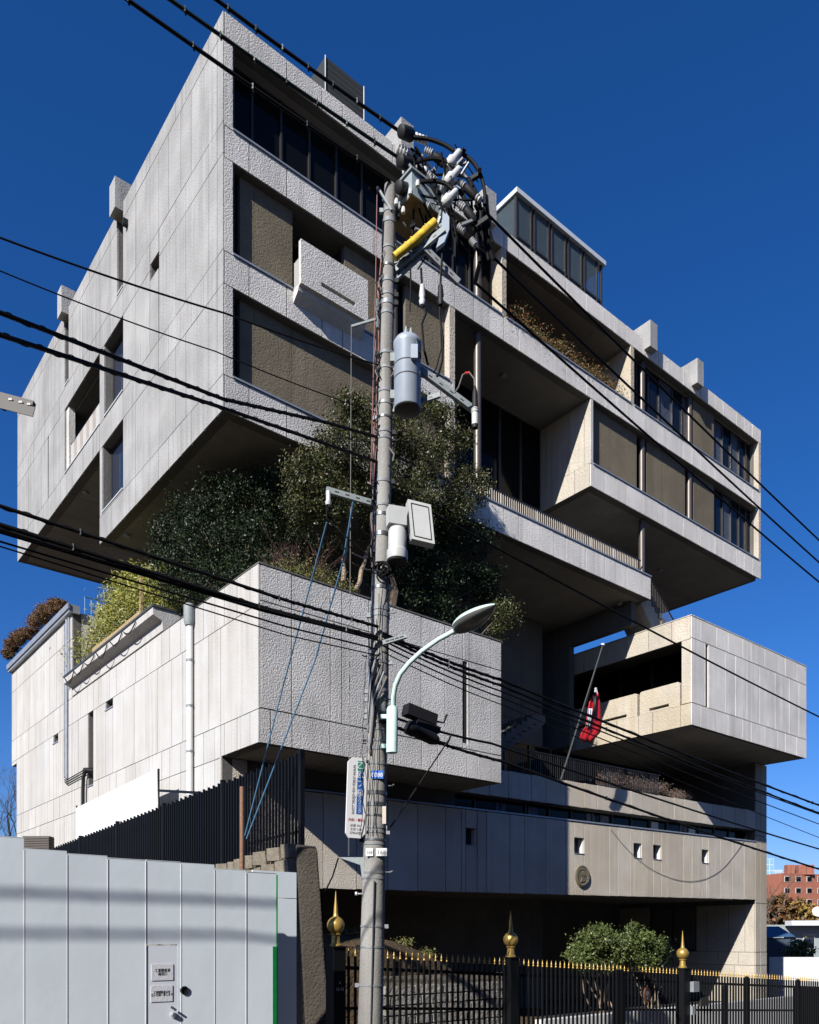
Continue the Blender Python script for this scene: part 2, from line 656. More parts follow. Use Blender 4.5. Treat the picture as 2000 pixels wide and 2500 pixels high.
# right wing: side wall of beige panels on x = 15.6
for (ya, yb) in ((t, .32), (.32, 1.07), (1.07, 2.26), (2.26, 2.6)):
    piece('side_panel', 'concrete_warm', UV, 15.6, 15.68, ya + GAP, yb - GAP, ZC1 + .03, ZB0 - .004)
for (ya, yb) in ((t, .79), (.79, 1.95), (1.95, 2.6)):
    piece('side_panel', 'concrete_warm', UV, 15.6, 15.638, ya + GAP, yb - GAP, ZC0 + .006, ZC1 + .02)
MB().box(15.68, 15.9, .1, 4.2, ZC1 - .1, ZB0).build('wing_wall', 'concrete_warm', UV)
piece('spandrel_panel', 'concrete_front', UV, 15.605, 15.75, .002, .3, ZC1 + GAP, ZB0 - GAP)


# ---- windows
def window(x0, x1, y, z0, z1, mull, m='glass_dark', fm='frame_dark', fw=.05, trans=None):
    f = MB()
    f.box(x0, x1, y - .02, y + .06, z0, z0 + .06)
    f.box(x0, x1, y - .02, y + .06, z1 - .06, z1)
    f.box(x0, x0 + .05, y - .02, y + .06, z0 + .06, z1 - .06)
    f.box(x1 - .05, x1, y - .02, y + .06, z0 + .06, z1 - .06)
    wd = f.build('window', fm, EB)
    e = [x0 + .05] + list(mull) + [x1 - .05]
    for a, b in zip(e[:-1], e[1:]):
        piece('pane', 'pane_blind' if (m == 'glass_right' and random.random() < .35) else m, wd, a + (fw / 2 if a > x0 + .06 else .002), b - (fw / 2 if b < x1 - .06 else .002), y + .01, y + .03, z0 + .062, z1 - .062)
    for x in mull:
        piece('mullion', fm, wd, x - fw / 2, x + fw / 2, y - .05, y + .05, z0 + .06, z1 - .06)
    return wd


def infill(x0, x1, y, z0, z1, joints):
    e = [x0] + joints + [x1]
    p = MB().box(x0, x1, y + TH, y + .16, z0, z1).build('infill_wall', 'concrete_core', EB)
    for a, b in zip(e[:-1], e[1:]):
        piece('infill_panel', 'infill', p, a + .006, b - .006, y, y + TH, z0 + .004, z1 - .004)
    return p


window(.3, 10.66, .55, ZB1 - .02, ZF_, [1.15, 2.09, 3.05, 4.01, 4.97, 5.9, 6.9, 7.8, 8.8, 9.6], fm='frame_dark', fw=.06)
window(18.45, 23.1, .4, ZB1 - .02, ZF_, [19.1, 19.9, 20.74, 21.73, 22.5], m='glass_right')
window(25.0, 28.6, .4, ZB1 - .02, ZF_, [25.9, 26.65, 27.4, 28.0], m='glass_right')
window(25.0, 28.6, .4, ZC1 - .02, ZB0, [25.9, 26.65, 27.4, 28.0], m='glass_right')
window(8.46, 15.6, 2.62, ZD1 - .3, ZB0, [9.6, 10.8, 12.0, 13.2, 14.4], fw=.14)
window(.3, .62, .5, ZC1 - .02, ZB0, [])
window(.3, .62, .5, ZD1 - .02, ZC0, [])
window(2.32, 4.12, 1.3, ZC1 - .02, ZB0, [3.2])
window(5.7, 6.5, .5, ZC1 - .02, ZB0, [])
window(5.7, 6.5, .5, ZD1 - .02, ZC0, [])
infill(.62, 2.31, .25, ZC1 - .02, ZB0, [1.06])
infill(4.13, 5.7, .25, ZC1 - .02, ZB0, [4.9])
infill(6.5, 8.19, .25, ZC1 - .02, ZB0, [7.3])
infill(.62, 5.7, .25, ZD1 - .02, ZC0, [1.06, 2.28, 3.4, 4.6])
infill(6.5, 8.19, .25, ZD1 - .02, ZC0, [7.3])
infill(16.1, 18.95, .25, ZC1 - .02, ZB0, [16.25, 17.3, 18.2])
infill(19.66, 22.56, .25, ZC1 - .02, ZB0, [20.2, 20.9, 21.7])
infill(23.25, 24.95, .25, ZC1 - .02, ZB0, [23.9])
infill(23.2, 24.95, .25, ZB1 - .02, ZF_, [23.9])
for x0, x1 in ((15.76, 16.1), (18.96, 19.65), (22.57, 23.24)):
    window(x0, x1, .6, ZC1 - .02, ZB0, [])
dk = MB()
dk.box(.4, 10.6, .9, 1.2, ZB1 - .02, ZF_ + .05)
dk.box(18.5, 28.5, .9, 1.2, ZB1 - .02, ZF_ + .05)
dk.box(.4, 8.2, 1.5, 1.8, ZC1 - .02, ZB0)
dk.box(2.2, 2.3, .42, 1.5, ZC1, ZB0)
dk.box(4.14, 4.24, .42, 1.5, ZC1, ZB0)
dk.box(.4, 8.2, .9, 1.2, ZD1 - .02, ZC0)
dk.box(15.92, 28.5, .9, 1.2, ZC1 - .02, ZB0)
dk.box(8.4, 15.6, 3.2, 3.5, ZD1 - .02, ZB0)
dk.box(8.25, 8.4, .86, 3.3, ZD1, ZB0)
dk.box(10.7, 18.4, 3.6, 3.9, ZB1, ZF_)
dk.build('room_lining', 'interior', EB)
# top terrace cheeks
MB().box(10.7, 10.88, .96, 3.6, ZB1, ZF_).build('cheek_wall', 'concrete_warm', EB)
MB().box(18.22, 18.4, 1.11, 3.6, ZB1, ZF_).build('cheek_wall', 'concrete_warm', EB)
window(10.95, 18.15, 3.3, ZB1, ZF_, [12.4, 13.8, 15.3, 16.7])
# sills
for x0, x1, z in ((.28, 10.66, ZB1), (10.9, 18.2, ZB1), (18.42, 28.6, ZB1), (.28, 2.2, ZC1), (4.5, 8.2, ZC1), (15.75, 28.6, ZC1), (.28, 8.2, ZD1), (8.5, 19.62, ZD1)):
    MB().box(x0, x1, -.035, .3, z + .002, z + .05).build('sill', 'sill_metal', EB)
# round columns
for x, z0, z1 in ((6.1, ZD1, ZC0), (6.1, ZC1, ZB0), (9.8, ZB1, ZF_), (9.8, ZD1, ZB0), (19.42, ZB1, ZF_), (19.42, ZC1, ZB0), (19.42, ZD1 + .06, ZC0), (23.0, ZB1, ZF_), (23.0, ZC1, ZB0)):
    MB().lathe([(.135, z0 - .02), (.135, z1 + .02)], (x, .33 if x != 6.1 else .35, 0), n=18).build('column', 'column_brown', EB, True)
# spouts on the roof edge (front and left)
for x in (5.9, 9.6, 19.12, 22.66):
    MB().box(x, x + .5, -.3, 1.2, 26.24, 27.32).build('roof_spout', 'concrete_upper', EB)
for y in (7.42, 13.37):
    MB().box(-.28, 1.2, y, y + .54, 26.36, 27.4).build('roof_spout', 'concrete_upper', EB)
# ---- left face openings
lw = MB()
for y0, y1, z0, z1 in ((7.44, 7.99, 23.82, 26.36), (13.39, 13.9, 23.78, 26.36), (4.39, 5.08, 22.52, 23.02), (16.1, 16.23, 20.25, 22.85)):
    lw.box(.25, .34, y0 + .01, y1 - .01, z0 + .01, z1 - .01)
lw.build('recess_lining', 'infill', EB)


def winx(x, y0, y1, z0, z1, mull=(), m='glass_blue', par=None):
    f = MB()
    f.box(x, x + .08, y0, y1, z0, z0 + .06).box(x, x + .08, y0, y1, z1 - .06, z1)
    f.box(x, x + .08, y0, y0 + .05, z0 + .06, z1 - .06).box(x, x + .08, y1 - .09, y1, z0 + .06, z1 - .06)
    wd = f.build('window', 'frame_dark', EB)
    e = [y0 + .05] + list(mull) + [y1 - .09]
    for a, b in zip(e[:-1], e[1:]):
        piece('pane', m, wd, x + .03, x + .05, a + .002, b - .002, z0 + .062, z1 - .062)
    for y in mull:
        piece('mullion', 'frame_dark', wd, x - .01, x + .09, y - .025, y + .025, z0 + .06, z1 - .06)
    return wd


winx(.30, 7.46, 9.29, 20.29, 22.84)
winx(.30, 7.46, 9.49, 16.96, 19.32)
cu = MB()
for a, b, z0, z1 in ((7.6, 9.2, 20.4, 22.8), (7.6, 9.4, 17.05, 19.3)):
    ysc = np.linspace(a, b, 40)
    P = [(.6 + .05 * math.sin(i * 1.9), y, z) for z in (z0, z1) for i, y in enumerate(ysc)]
    n_ = len(ysc)
    cu.add(P, [(i, i + 1, n_ + i + 1, n_ + i) for i in range(n_ - 1)])
cu.build('curtain', 'curtain', EB)
for y0, y1, z in ((7.45, 9.3, 20.28), (9.78, 13.89, 20.28), (7.45, 9.5, 16.95), (7.44, 7.99, 23.82), (13.39, 13.9, 23.78)):
    MB().box(-.03, .3, y0 + .004, y1 - .004, z - .004, z + .035).build('sill', 'white_metal', EB)
bl = MB()
bl.box(3.4, 3.6, 9.78, 13.89, ZC1 - .02, 22.85).box(.36, 3.4, 13.9, 14.05, ZC1 - .02, 22.85).box(.36, 3.4, 9.5, 9.76, ZC1 - .02, 22.85)
bl.build('loggia_wall', 'concrete_core', EB)
winx(2.2, 10.2, 13.7, 20.3, 22.7, (11.3, 12.5), 'glass_dark')
for y0, y1 in ((9.5, 9.78), (13.55, 13.88)):
    piece('loggia_post', 'concrete_front', EB, .06, .3, y0 + .003, y1 - .003, 20.32, 22.84)
rl = MB().tube([(.14, 9.8, 21.3), (.14, 13.5, 21.3)], .025, 8).build('railing', 'rail_dark', EB)
for i in range(30):
    y = 9.9 + i * .122
    piece('baluster', 'rail_white' if (i // 3) % 2 else 'rail_light', rl, .12, .16, y - .03, y + .03, 20.32, 21.28)
# downlights under soffits and a wall floodlight
for x, y, z in ((.5, 8.4, ZD0), (.5, 12.9, ZC0), (12, 1.2, ZC0 + 3.4), (18.8, 1.0, ZD0), (20, 2.5, ZC0), (24, 2.5, ZC0)):
    MB().lathe([(.10, -.09), (.12, -.05), (.12, 0)], (x, y, z - .012), n=12).build('downlight', 'galv', EB, True)
MB().box(-.16, -.01, 6.95, 7.1, 25.55, 25.75).build('floodlight', 'rubber', EB)
# ---- balcony on the front
BC = MB().prism([(2.18, -.42, 20.18), (2.18, -.30, 20.16), (2.18, -.27, 20.06), (2.18, -.002, 19.84), (2.18, -.002, 20.22), (2.18, -.42, 20.22)], (2.34, 0, 0)).build('balcony', 'concrete_front', EB)
bf = MB()
wallbox(bf, 'x', -.42, -.30, 2.18, 4.52, 20.22, 21.42, [(2.86, 4.06, 20.42, 20.54)])
bf.build('parapet', 'concrete_front', BC)
for i in range(6):
    MB().box(2.21, 2.235, -.27 + i * .05, -.255 + i * .05, 20.24, 21.0).build('baluster', 'rail_white', BC)
# ---- terrace railing on band D
rl = MB()
rl.box(8.6, 19.1, .14, .18, 17.46, 17.5)
TR = rl.build('railing', 'rail_dark', EB)
posts = [10.78, 12.72, 14.26, 15.8, 17.34, 18.96]
for i in range(int((19.0 - 9.0) / .112)):
    x = 9.0 + i * .112
    big_ = any(abs(x - p) < .056 for p in posts)
    wd_ = .022 if big_ else .011
    piece('baluster', 'rail_white' if big_ else 'rail_light', TR, x - wd_, x + wd_, .15, .172, 16.93, 17.46)
# ---- stair from the terrace to the roof of the right-hand box
SP = MB().prism([(19.62, .5, 15.92), (19.62, .5, 16.86), (22.5, .5, 14.62), (21.7, .5, 14.62), (20.9, .5, 14.62)], (0, 1.3, 0)).build('stair', 'concrete_warm', EB)
for i in range(11):
    x = 19.62 + i * .25
    piece('step', 'concrete_core', SP, x, x + .27, .46, 1.84, 16.8 - (i + 1) * .195, 16.84 - i * .195)
for i in range(22):
    x = 19.75 + i * .122
    z = 16.80 - (x - 19.62) * .78
    MB().box(x, x + .018, .52, .54, z, z + .92).build('baluster', 'column_brown', SP)
MB().beam((19.7, .53, 17.7), (22.4, .53, 15.6), .04, .04).build('handrail', 'rail_dark', SP)
# hanging beam and wall below the terrace slab
hb = MB().box(19.0, 19.3, .55, 9.4, 14.9, ZD0 + .02).box(19.0, 19.3, 3.86, 9.4, 10.4, 14.9)
hb.build('hanging_beam', 'concrete_core', EB)
MB().prism([(19.0, .5, 15.92), (19.62, .5, 15.92), (20.4, .5, 14.62), (19.3, .5, 14.62 + .1)], (0, -.02, 0))
# ---- core tower
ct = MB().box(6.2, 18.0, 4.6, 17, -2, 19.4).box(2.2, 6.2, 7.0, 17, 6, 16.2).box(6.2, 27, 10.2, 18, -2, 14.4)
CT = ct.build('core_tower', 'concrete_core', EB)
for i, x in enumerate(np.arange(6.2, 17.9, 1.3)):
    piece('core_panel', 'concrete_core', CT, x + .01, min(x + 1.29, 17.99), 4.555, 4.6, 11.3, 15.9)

# ---- lower left box and long left wall
LB = MB()
L0 = 0
holesW = [(8.43, 9.15, 9.8, 10.06), (14.77, 15.43, 9.76, 10.05), (10.47, 11.08, 7.38, 10.06), (-3, .15, -5, 6.6), (21.28, 25, -5, 9.9), (-3, 12.95, 11.1, 20)]
LB.box(t + .3, 8.6, -1.9, .15, 6.63, 11.0)
LB.box(t + .3, 8.6, .15, 4, 10.4, 10.98)
LB.box(t + .3, 6.2, 4, 12.8, 10.6, 11.05)
wallbox(LB, 'y', t, t + .3, -1.905, 22.1, -2, 14.45, holesW)
LB.box(t + .3, 6.2, 13.0, 22.0, 13.6, 14.3)
LB.box(t, 1.4, 12.95 + t, 13.3, 10.9, 14.45)
LB.box(t + .3, 8.6, .15 + t, .5, 6.1, 6.63)
LB.box(6.0, 6.2, 7, 22.0, 2, 13.6).box(.345, 6.2, 21.8, 22.0, 2, 13.6)
LB.box(t + .3, .8, .2, 3.0, -2, 6.1)
LW = LB.build('lower_wing', 'concrete_core', EB)
jw = [-1.95, -1.5, -.8, -.07, .5, 1.2, 2.04, 2.76, 3.54, 4.17, 5.12, 6.3, 7.19, 8.1, 8.75, 9.9, 10.47, 11.08, 11.95, 12.95, 13.9, 14.6, 15.43, 16.3, 17.4, 18.1, 19.2, 20.4, 21.28, 22.15]
jw2 = [-1.95, -1.07, .15, .87, 1.86, 2.6, 3.4, 4.45, 5.22, 6.43, 7.4, 8.43, 9.15, 10.1, 11.08, 12.2, 12.95, 14.2, 15.0, 16.0, 16.8, 18.0, 19.0, 20.0, 21.28, 22.15]
clad('y', 0, lambda z: jw if int(z * 1.7) % 2 else jw2, [3.4, 5.4, 6.57, 7.45, 10.08, 11.1, 13.42, 14.5], holesW, 'wall_panel', 'concrete_lower', LW)
jb = [t, .95, 2.15, 2.52, 3.42, 4.12, 5.32, 6.26, 6.98, 7.26, 8.2, 8.65]
jb2 = [t, .34, .97, 2.14, 3.4, 4.3, 5.34, 5.98, 7.16, 7.6, 8.2, 8.65]
slotf = [(6.98, 7.16, 7.66, 10.13)]
clad('x', -1.95, lambda z: jb2 if z < 7 else jb, [6.6, 7.48, 10.18, 11.08], slotf, 'wall_panel', 'concrete_front', LW)
MB().box(6.985, 7.155, -1.918, -1.897, 7.67, 10.12).build('slot_window', 'interior', LW)
clad('y', 8.65, [-1.9, -.6, .6, 1.9], [6.6, 7.48, 10.18, 11.08], [], 'wall_panel', 'concrete_front', LW, sgn=-1)
MB().box(-.012, 8.66, -1.965, -1.7, 11.09, 11.13).build('coping', 'concrete_core', LW)
MB().box(-.012, .3, -1.7, 4.0, 11.104, 11.13).build('coping', 'concrete_core', LW)
clad('y', 0.0, [12.0, 12.001], [1, 1.1], [], 'wall_panel', 'concrete_lower', LW)
for (xa, xb) in ((t, .75), (.75, 1.4)):
    piece('wall_panel', 'concrete_front', LW, xa, xb - .01, 12.955, 12.99, 11.12, 14.49)
sh = MB().box(.28, .33, 8.44, 9.14, 9.81, 10.05).box(.28, .33, 14.78, 15.42, 9.77, 10.04)
sh.build('small_window', 'glass_dark', LW)
MB().box(.25, .3, 10.48, 11.07, 7.39, 10.05).build('tall_window_lining', 'infill', LW)
for y0, y1, z in ((8.4, 9.18, 9.78), (14.74, 15.46, 9.74), (10.45, 11.1, 7.35)):
    MB().box(-.03, .12, y0, y1, z - .03, z + .012).build('sill', 'sill_metal', LW)
# soffit of the box
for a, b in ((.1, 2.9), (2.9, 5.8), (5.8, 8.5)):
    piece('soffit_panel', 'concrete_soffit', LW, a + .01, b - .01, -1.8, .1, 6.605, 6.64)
# recessed wall below the box, in front of the podium (left end)
piece('wall_panel', 'concrete_podium', LW, 0, .8, .152, .195, 3.4, 6.6)
# gutter fascia at the far end, planter ledge above the wall
MB().box(-.16, .25, 12.8, 22.2, 14.38, 14.70).box(-.22, -.16, 12.75, 22.22, 14.5, 14.72).build('gutter_fascia', 'sill_metal', LW)
PL = MB().prism([(-.34, 4.0, 11.55), (-.34, 4.0, 11.78), (1.5, 4.0, 11.78), (1.5, 4.0, 11.14), (-.02, 4.0, 11.14), (-.04, 4.0, 11.42)], (0, 8.85, 0)).build('planter_ledge', 'concrete_lower', LW)
MB().box(-.38, 1.5, 3.96, 12.86, 11.785, 11.84).build('planter_cap', 'frame_grey', LW)
# down pipe with hopper
dp = MB().tube([(-.11, 1.86, 10.7), (-.11, 1.86, 3)], .095, 12)
DP = dp.build('downpipe', 'white_paint', EB, True)
MB().lathe([(.12, 10.62), (.16, 10.75), (.16, 11.2), (.14, 11.22)], (-.13, 1.86, 0), n=14).build('hopper', 'galv', DP, True)
for z in (9.6, 8.3, 7.0, 5.7):
    MB().lathe([(.11, z), (.11, z + .06)], (-.11, 1.86, 0), n=12).build('pipe_clip', 'galv', DP, True)
for y, r, z0, z1 in ((13.45, .05, 8.0, 14.3), (13.75, .03, 8.1, 14.2), (13.2, .035, 11.5, 14.3)):
    MB().tube([(-.06, y, z0), (-.06, y, z1)], r, 8).build('conduit', 'sill_metal', EB, True)
for k in range(3):
    MB().tube([(-.06, 13.7, 8.1 - k * .09), (-.06, 13.4, 7.95 - k * .09), (-.06, 11.5, 8.0 - k * .09), (-.1, 11.2, 8.05 - k * .09), (.1, 10.7, 8.0 - k * .09)], .022, 6).build('conduit', 'rubber', EB, True)
MB().tube([(.1, 10.7, 7.9), (-.1, 11.0, 7.95), (-.14, 11.15, 7.7), (-.14, 11.2, 7.2), (-.14, 11.2, 5.2)], .07, 8).build('cable_duct', 'rubber', EB, True)
for k, y in enumerate((5.2, 6.4, 7.8, 9.1, 10.3, 11.4)):
    pts = [(-.38, y + .1 + q * 1.1, 11.70 - .2 * math.sin(q * math.pi) * (1 + .3 * (k % 3))) for q in np.linspace(0, 1, 7)]
    MB().tube(pts, .018, 6).build('drip_hose', 'rubber', EB, True)
# roof rail at far end
rr = MB().tube([(.5, 13.0, 15.2), (5.5, 13.0, 15.2)], .025, 6)
for x in np.arange(.5, 5.6, .25):
    rr.tube([(x, 13.0, 14.3), (x, 13.0, 15.2)], .012, 5)
rr.build('roof_rail', 'wire_blue', EB)

# ---- podium
ZS = .0165
PD = MB()


def slab(mb, x0, x1, y0, y1, z0, z1):
    a, b = ZS * (x0 - 14), ZS * (x1 - 14)
    return mb.hexa([(x0, y0, z0 + a), (x1, y0, z0 + b), (x1, y1, z0 + b), (x0, y1, z0 + a), (x0, y0, z1 + a), (x1, y0, z1 + b), (x1, y1, z1 + b), (x0, y1, z1 + a)])


wh = [(8.94, 9.47, 4.92, 5.5), (14.62, 15.19, 4.92, 5.52), (18.4, 18.93, 4.92, 5.52), (19.78, 20.34, 4.92, 5.52), (23.52, 24.07, 4.92, 5.52)]
rs = [(.8, 28.3, 3.32, 6.14)]
for h in wh:
    rs = cut(rs, h)
for (a, b, c, d) in rs:
    slab(PD, a, b, t, .4, c, d)
slab(PD, .8, 28.3, .4, 8, 3.33, 3.7)
slab(PD, .8, 28.3, .4, 8, 5.7, 6.1)
slab(PD, 6.0, 28.3, t, 8, 6.7, 7.45)
slab(PD, 6.0, 28.3, t, .3, 7.45, 7.66)
PD.box(28.3 + t, 29.38, t, 9, -2, 10.25)
PD.box(.8, 28.3, 8, 8.3, -2, 7.4)
PO = PD.build('podium', 'concrete_core', EB)
jp = [.8, 2.0, 3.2, 4.4, 5.6, 6.82, 8.02, 8.73, 9.92, 11.07, 11.83, 12.99, 14.1, 15.58, 16.78, 17.33, 18.16, 19.3, 20.83, 22.0, 22.71, 23.9, 25.08, 26.13, 27.2, 28.3]
clad('x', 0, jp, [3.32, 6.14], wh, 'podium_panel', 'concrete_podium', PO, zslope=ZS)
clad('x', 0, [6.5, 7.7, 9.0, 10.05, 11.0, 12.2, 13.0, 14.1, 15.2, 16.0, 17.2, 18.2, 19.0, 20.2, 21.3, 22.1, 23.2, 24.4, 25.2, 26.4, 27.3, 28.3], [6.70, 7.67], [], 'parapet_panel', 'concrete_podium', PO, zslope=ZS)
for (a, b, c, d) in wh:
    o = ZS * ((a + b) / 2 - 14)
    rv = MB().box(a + .002, b - .002, .28, .34, c + o, d + o).build('square_window', 'interior', PO)
    MB().box(a - .01, b + .01, -.02, .28, c + o - .005, c + o + .02).build('sill', 'sill_metal', PO)
    MB().box(b - .03, b - .003, .05, .28, c + o + .02, d + o - .002).build('reveal', 'white_paint', PO)
cp = MB()
slab(cp, .8, 28.3, -.03, .35, 6.15, 6.2)
cp.build('coping', 'sill_metal', PO)
# clerestory glass
cg = MB()
slab(cg, 3, 28.3, .55, .6, 6.1, 6.7)
CG = cg.build('clerestory', 'glass_dark', PO)
for x, m_ in ((10.9, 'curtain'), (12.6, 'curtain'), (16.0, 'curtain'), (16.9, 'curtain'), (20.4, 'box_white'), (22.6, 'curtain'), (23.3, 'box_white')):  # pale panes: window reflections put into the colour
    o = ZS * (x - 14)
    piece('pane', m_, CG, x, x + .5, .52, .54, 6.18 + o, 6.62 + o)
for x in np.arange(8.5, 28, 1.3):
    piece('mullion', 'frame_dark', CG, x, x + .06, .48, .55, 6.12 + ZS * (x - 14), 6.68 + ZS * (x - 14))
# right pier cladding
zr = [-2, .35, 1.0, 3.4, 6.7, 10.24]
clad('x', 0, [28.3, 28.78, 29.4], zr, [], 'pier_panel', 'concrete_warm', PO)
for z0, z1, js in ((-2, .35, [t, 1.1, 2.4, 4, 6, 8]), (.35, 1.0, [t, .9, 2.0, 3.2, 4.6, 6, 8]), (1.0, 3.35, [t, .55, 1.4, 2.6, 3.2]), (1.0, 3.35, [6, 8])):
    for a, b in zip(js[:-1], js[1:]):
        piece('pier_panel', 'concrete_warm', PO, 28.3, 28.34, a + GAP, b - GAP, z0 + GAP, z1 - GAP)
winx(28.33, 3.22, 5.98, 1.02, 3.36, (4.6,), 'glass_dark')
piece('ledge', 'concrete_warm', PO, 28.1, 28.34, 3.1, 6.3, .86, .99)
# terrace back glazing
window(9.5, 28.3, 4.5, 7.2, 10.3, [11, 12.5, 14, 15.5, 17, 18.4, 19.8, 21.2, 22.6, 24, 25.4, 26.8], m='glass_dark', fw=.1)
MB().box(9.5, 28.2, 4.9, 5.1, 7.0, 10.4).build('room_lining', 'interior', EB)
MB().box(22.0, 22.16, 4.2, 4.4, 7.3, 9.2).box(22.5, 22.66, 4.2, 4.4, 7.3, 9.1).build('door_post', 'curtain', EB)
rl = MB()
for z in (8.55,):
    rl.hexa([(9, .12, z - .08), (20.5, .12, z + .1), (20.5, .16, z + .1), (9, .16, z - .08), (9, .12, z - .05), (20.5, .12, z + .13), (20.5, .16, z + .13), (9, .16, z - .05)])
TR2 = rl.build('railing', 'rail_dark', EB)
for i in range(96):
    x = 9.05 + i * .119
    o = ZS * (x - 14)
    piece('baluster', 'rail_dark', TR2, x - (.01 if i % 8 else .025), x + (.01 if i % 8 else .025), .13, .15, 7.6 + o, 8.53 + o)
# inner stair in the shade between the boxes
ST = MB().prism([(10.2, 2.5, 7.6), (10.2, 2.5, 7.9), (15.2, 2.5, 10.9), (15.8, 2.5, 10.9), (15.8, 2.5, 10.6), (11, 2.5, 7.6)], (0, 1.3, 0)).build('stair', 'concrete_core', EB)
for i in range(16):
    x = 10.3 + i * .31
    piece('step', 'concrete_core', ST, x, x + .33, 2.45, 3.85, 7.6 + i * .19, 7.98 + i * .19)
for i in range(34):
    x = 10.4 + i * .15
    z = 7.9 + (x - 10.3) * .61
    piece('baluster', 'rail_dark', ST, x, x + .018, 2.48, 2.5, z, z + .95)

# ---- right hand projecting box
RB = MB()
X0, X1 = 19.43, 29.3
RB.box(X0 + t, X1, -2 + t, 9, 10.27, 10.6)
RB.box(X0 + t, X1, -2 + t, 9, 14.0, 14.5)
RB.box(X0 + t, X0 + .3, -1.6, 9, 13.7, 14.55)
RB.box(X0 + t, X0 + .3, -1.6, 9, 10.6, 11.1)
wallbox(RB, 'x', -2 + t, -1.6, X0 + t, X1, 10.27, 14.55, [(20.48, 20.66, 11.16, 13.7)])
RB.box(X1 - .3, X1, -1.6, 9, 10.6, 14.55)
RB.box(21.4, 21.6, -1.6, 9, 10.6, 14.0)
RO = RB.build('projecting_box', 'concrete_core', EB)
jr = [X0, 20.4, 20.72, 21.98, 22.8, 23.73, 24.86, 25.6, 26.25, 27.59, 28.52, X1]
jr2 = [X0, 20.1, 21.3, 22.2, 23.4, 24.1, 25.3, 26.5, 27.2, 28.3, X1]
clad('x', -2, lambda z: jr if 11 < z < 13 else jr2, [10.24, 11.14, 13.74, 14.62], [(20.48, 20.66, 11.16, 13.7)], 'wall_panel', 'concrete_pale', RO)
MB().box(20.47, 20.67, -1.93, -1.9, 11.15, 13.72).build('slot_window', 'interior', RO)
clad('y', X0, [-2 + t, -1.1, .0, 1.1, 2.3, 3.4, 4.6, 5.8, 7, 8], [13.7, 14.62], [], 'wall_panel', 'concrete_warm', RO)
clad('y', X0, [-2 + t, -1.5, -.2, .5, 1.6, 2.7, 3.8, 5, 6.2, 7.5], [10.24, 11.13], [], 'wall_panel', 'concrete_warm', RO)
piece('corner_panel', 'concrete_warm', RO, X0, X0 + .05, -1.955, -1.56, 11.15, 13.69)


def parapet(y0, y1, slot):
    z0, z1, r = 11.125, 12.1, .12
    def arc(cy, a0):
        return [(X0, cy + r * math.cos(a0 + q * math.pi / 8), z1 - r + r * math.sin(a0 + q * math.pi / 8)) for q in range(5)]
    up = MB()
    zs = 11.32
    poly = [(X0, y0, zs), (X0, y1, zs)] + arc(y1 - r, 0) + arc(y0 + r, math.pi / 2)
    up.prism(poly, (.16, 0, 0))
    up.box(X0, X0 + .16, y0, slot[0], z0, zs)
    up.box(X0, X0 + .16, slot[1], y1, z0, zs)
    up.box(X0, X0 + .16, slot[0], slot[1], z0, 11.2)
    up.build('parapet', 'concrete_warm', RO)


parapet(-1.48, .44, (-.97, -.03))
parapet(.56, 2.7, (1.1, 2.5))
parapet(2.8, 4.9, (3.2, 4.5))
parapet(5.0, 7.2, (5.4, 6.7))
wy = MB().box(21.2, 21.35, -1.6, 8, 10.6, 14)
wy.build('side_glazing', 'glass_dark', RO)
for y in (-.8, .9, 2.6, 4.3):
    piece('mullion', 'frame_dark', RO, 21.1, 21.22, y, y + .12, 10.6, 14)
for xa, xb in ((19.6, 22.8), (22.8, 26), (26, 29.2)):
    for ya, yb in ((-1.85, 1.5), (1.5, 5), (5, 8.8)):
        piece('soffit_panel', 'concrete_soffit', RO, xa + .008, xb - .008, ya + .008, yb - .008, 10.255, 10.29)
MB().box(X0 - .01, X1 + .01, -2.012, -1.75, 14.625, 14.66).build('coping', 'concrete_front', RO)
MB().box(X0 - .012, X0 + .25, -1.75, 9, 14.625, 14.66).build('coping', 'concrete_warm', RO)

# ---- roof structures
ph = MB().box(12.4, 17.75, .9, 4.6, 29.6, 29.78)
PHO = ph.build('glass_penthouse', 'white_metal', EB)
for x in (12.5, 13.3, 13.5, 14.3, 14.5, 15.3, 15.5, 16.3, 16.5, 17.3, 17.6):
    piece('mullion', 'frame_dark', PHO, x - .035, x + .035, 1.0, 1.1, 26.5, 29.6)
for y in (1.05, 2.2, 3.3, 4.4):
    piece('mullion', 'frame_dark', PHO, 12.47, 12.54, y - .035, y + .035, 26.5, 29.6)
    piece('mullion', 'frame_dark', PHO, 17.58, 17.65, y - .035, y + .035, 26.5, 29.6)
piece('transom', 'frame_dark', PHO, 12.5, 17.6, 1.01, 1.09, 28.05, 28.12)
gm, gn, gl, gb = newmat('glass_clear')
gb.inputs['Base Color'].default_value = (.25, .32, .36, 1)
gb.inputs['Roughness'].default_value = .02
gb.inputs['Transmission Weight'].default_value = .85
gb.inputs['IOR'].default_value = 1.2
M['glass_clear'] = gm
for x0, x1 in ((12.54, 13.27), (13.53, 14.27), (14.53, 15.27), (15.53, 16.27), (16.53, 17.27)):
    piece('pane', 'glass_clear', PHO, x0, x1, 1.04, 1.06, 26.5, 29.6)
for y0, y1 in ((1.1, 2.16), (2.24, 3.26), (3.34, 4.36)):
    piece('pane', 'glass_clear', PHO, 12.49, 12.51, y0, y1, 26.5, 29.6)
for x in (12.9, 14.0, 15.2, 16.3):
    piece('blind', 'curtain', PHO, x, x + .35, 3.2, 3.25, 26.6, 29.4)
piece('back_wall', 'frame_dark', PHO, 12.6, 17.5, 4.3, 4.4, 26.5, 29.55)
pr = MB().box(5.25, 6.85, 3.0, 5.6, 26.4, 31.5)
PR = pr.build('plant_screen', 'plant_screen', EB)
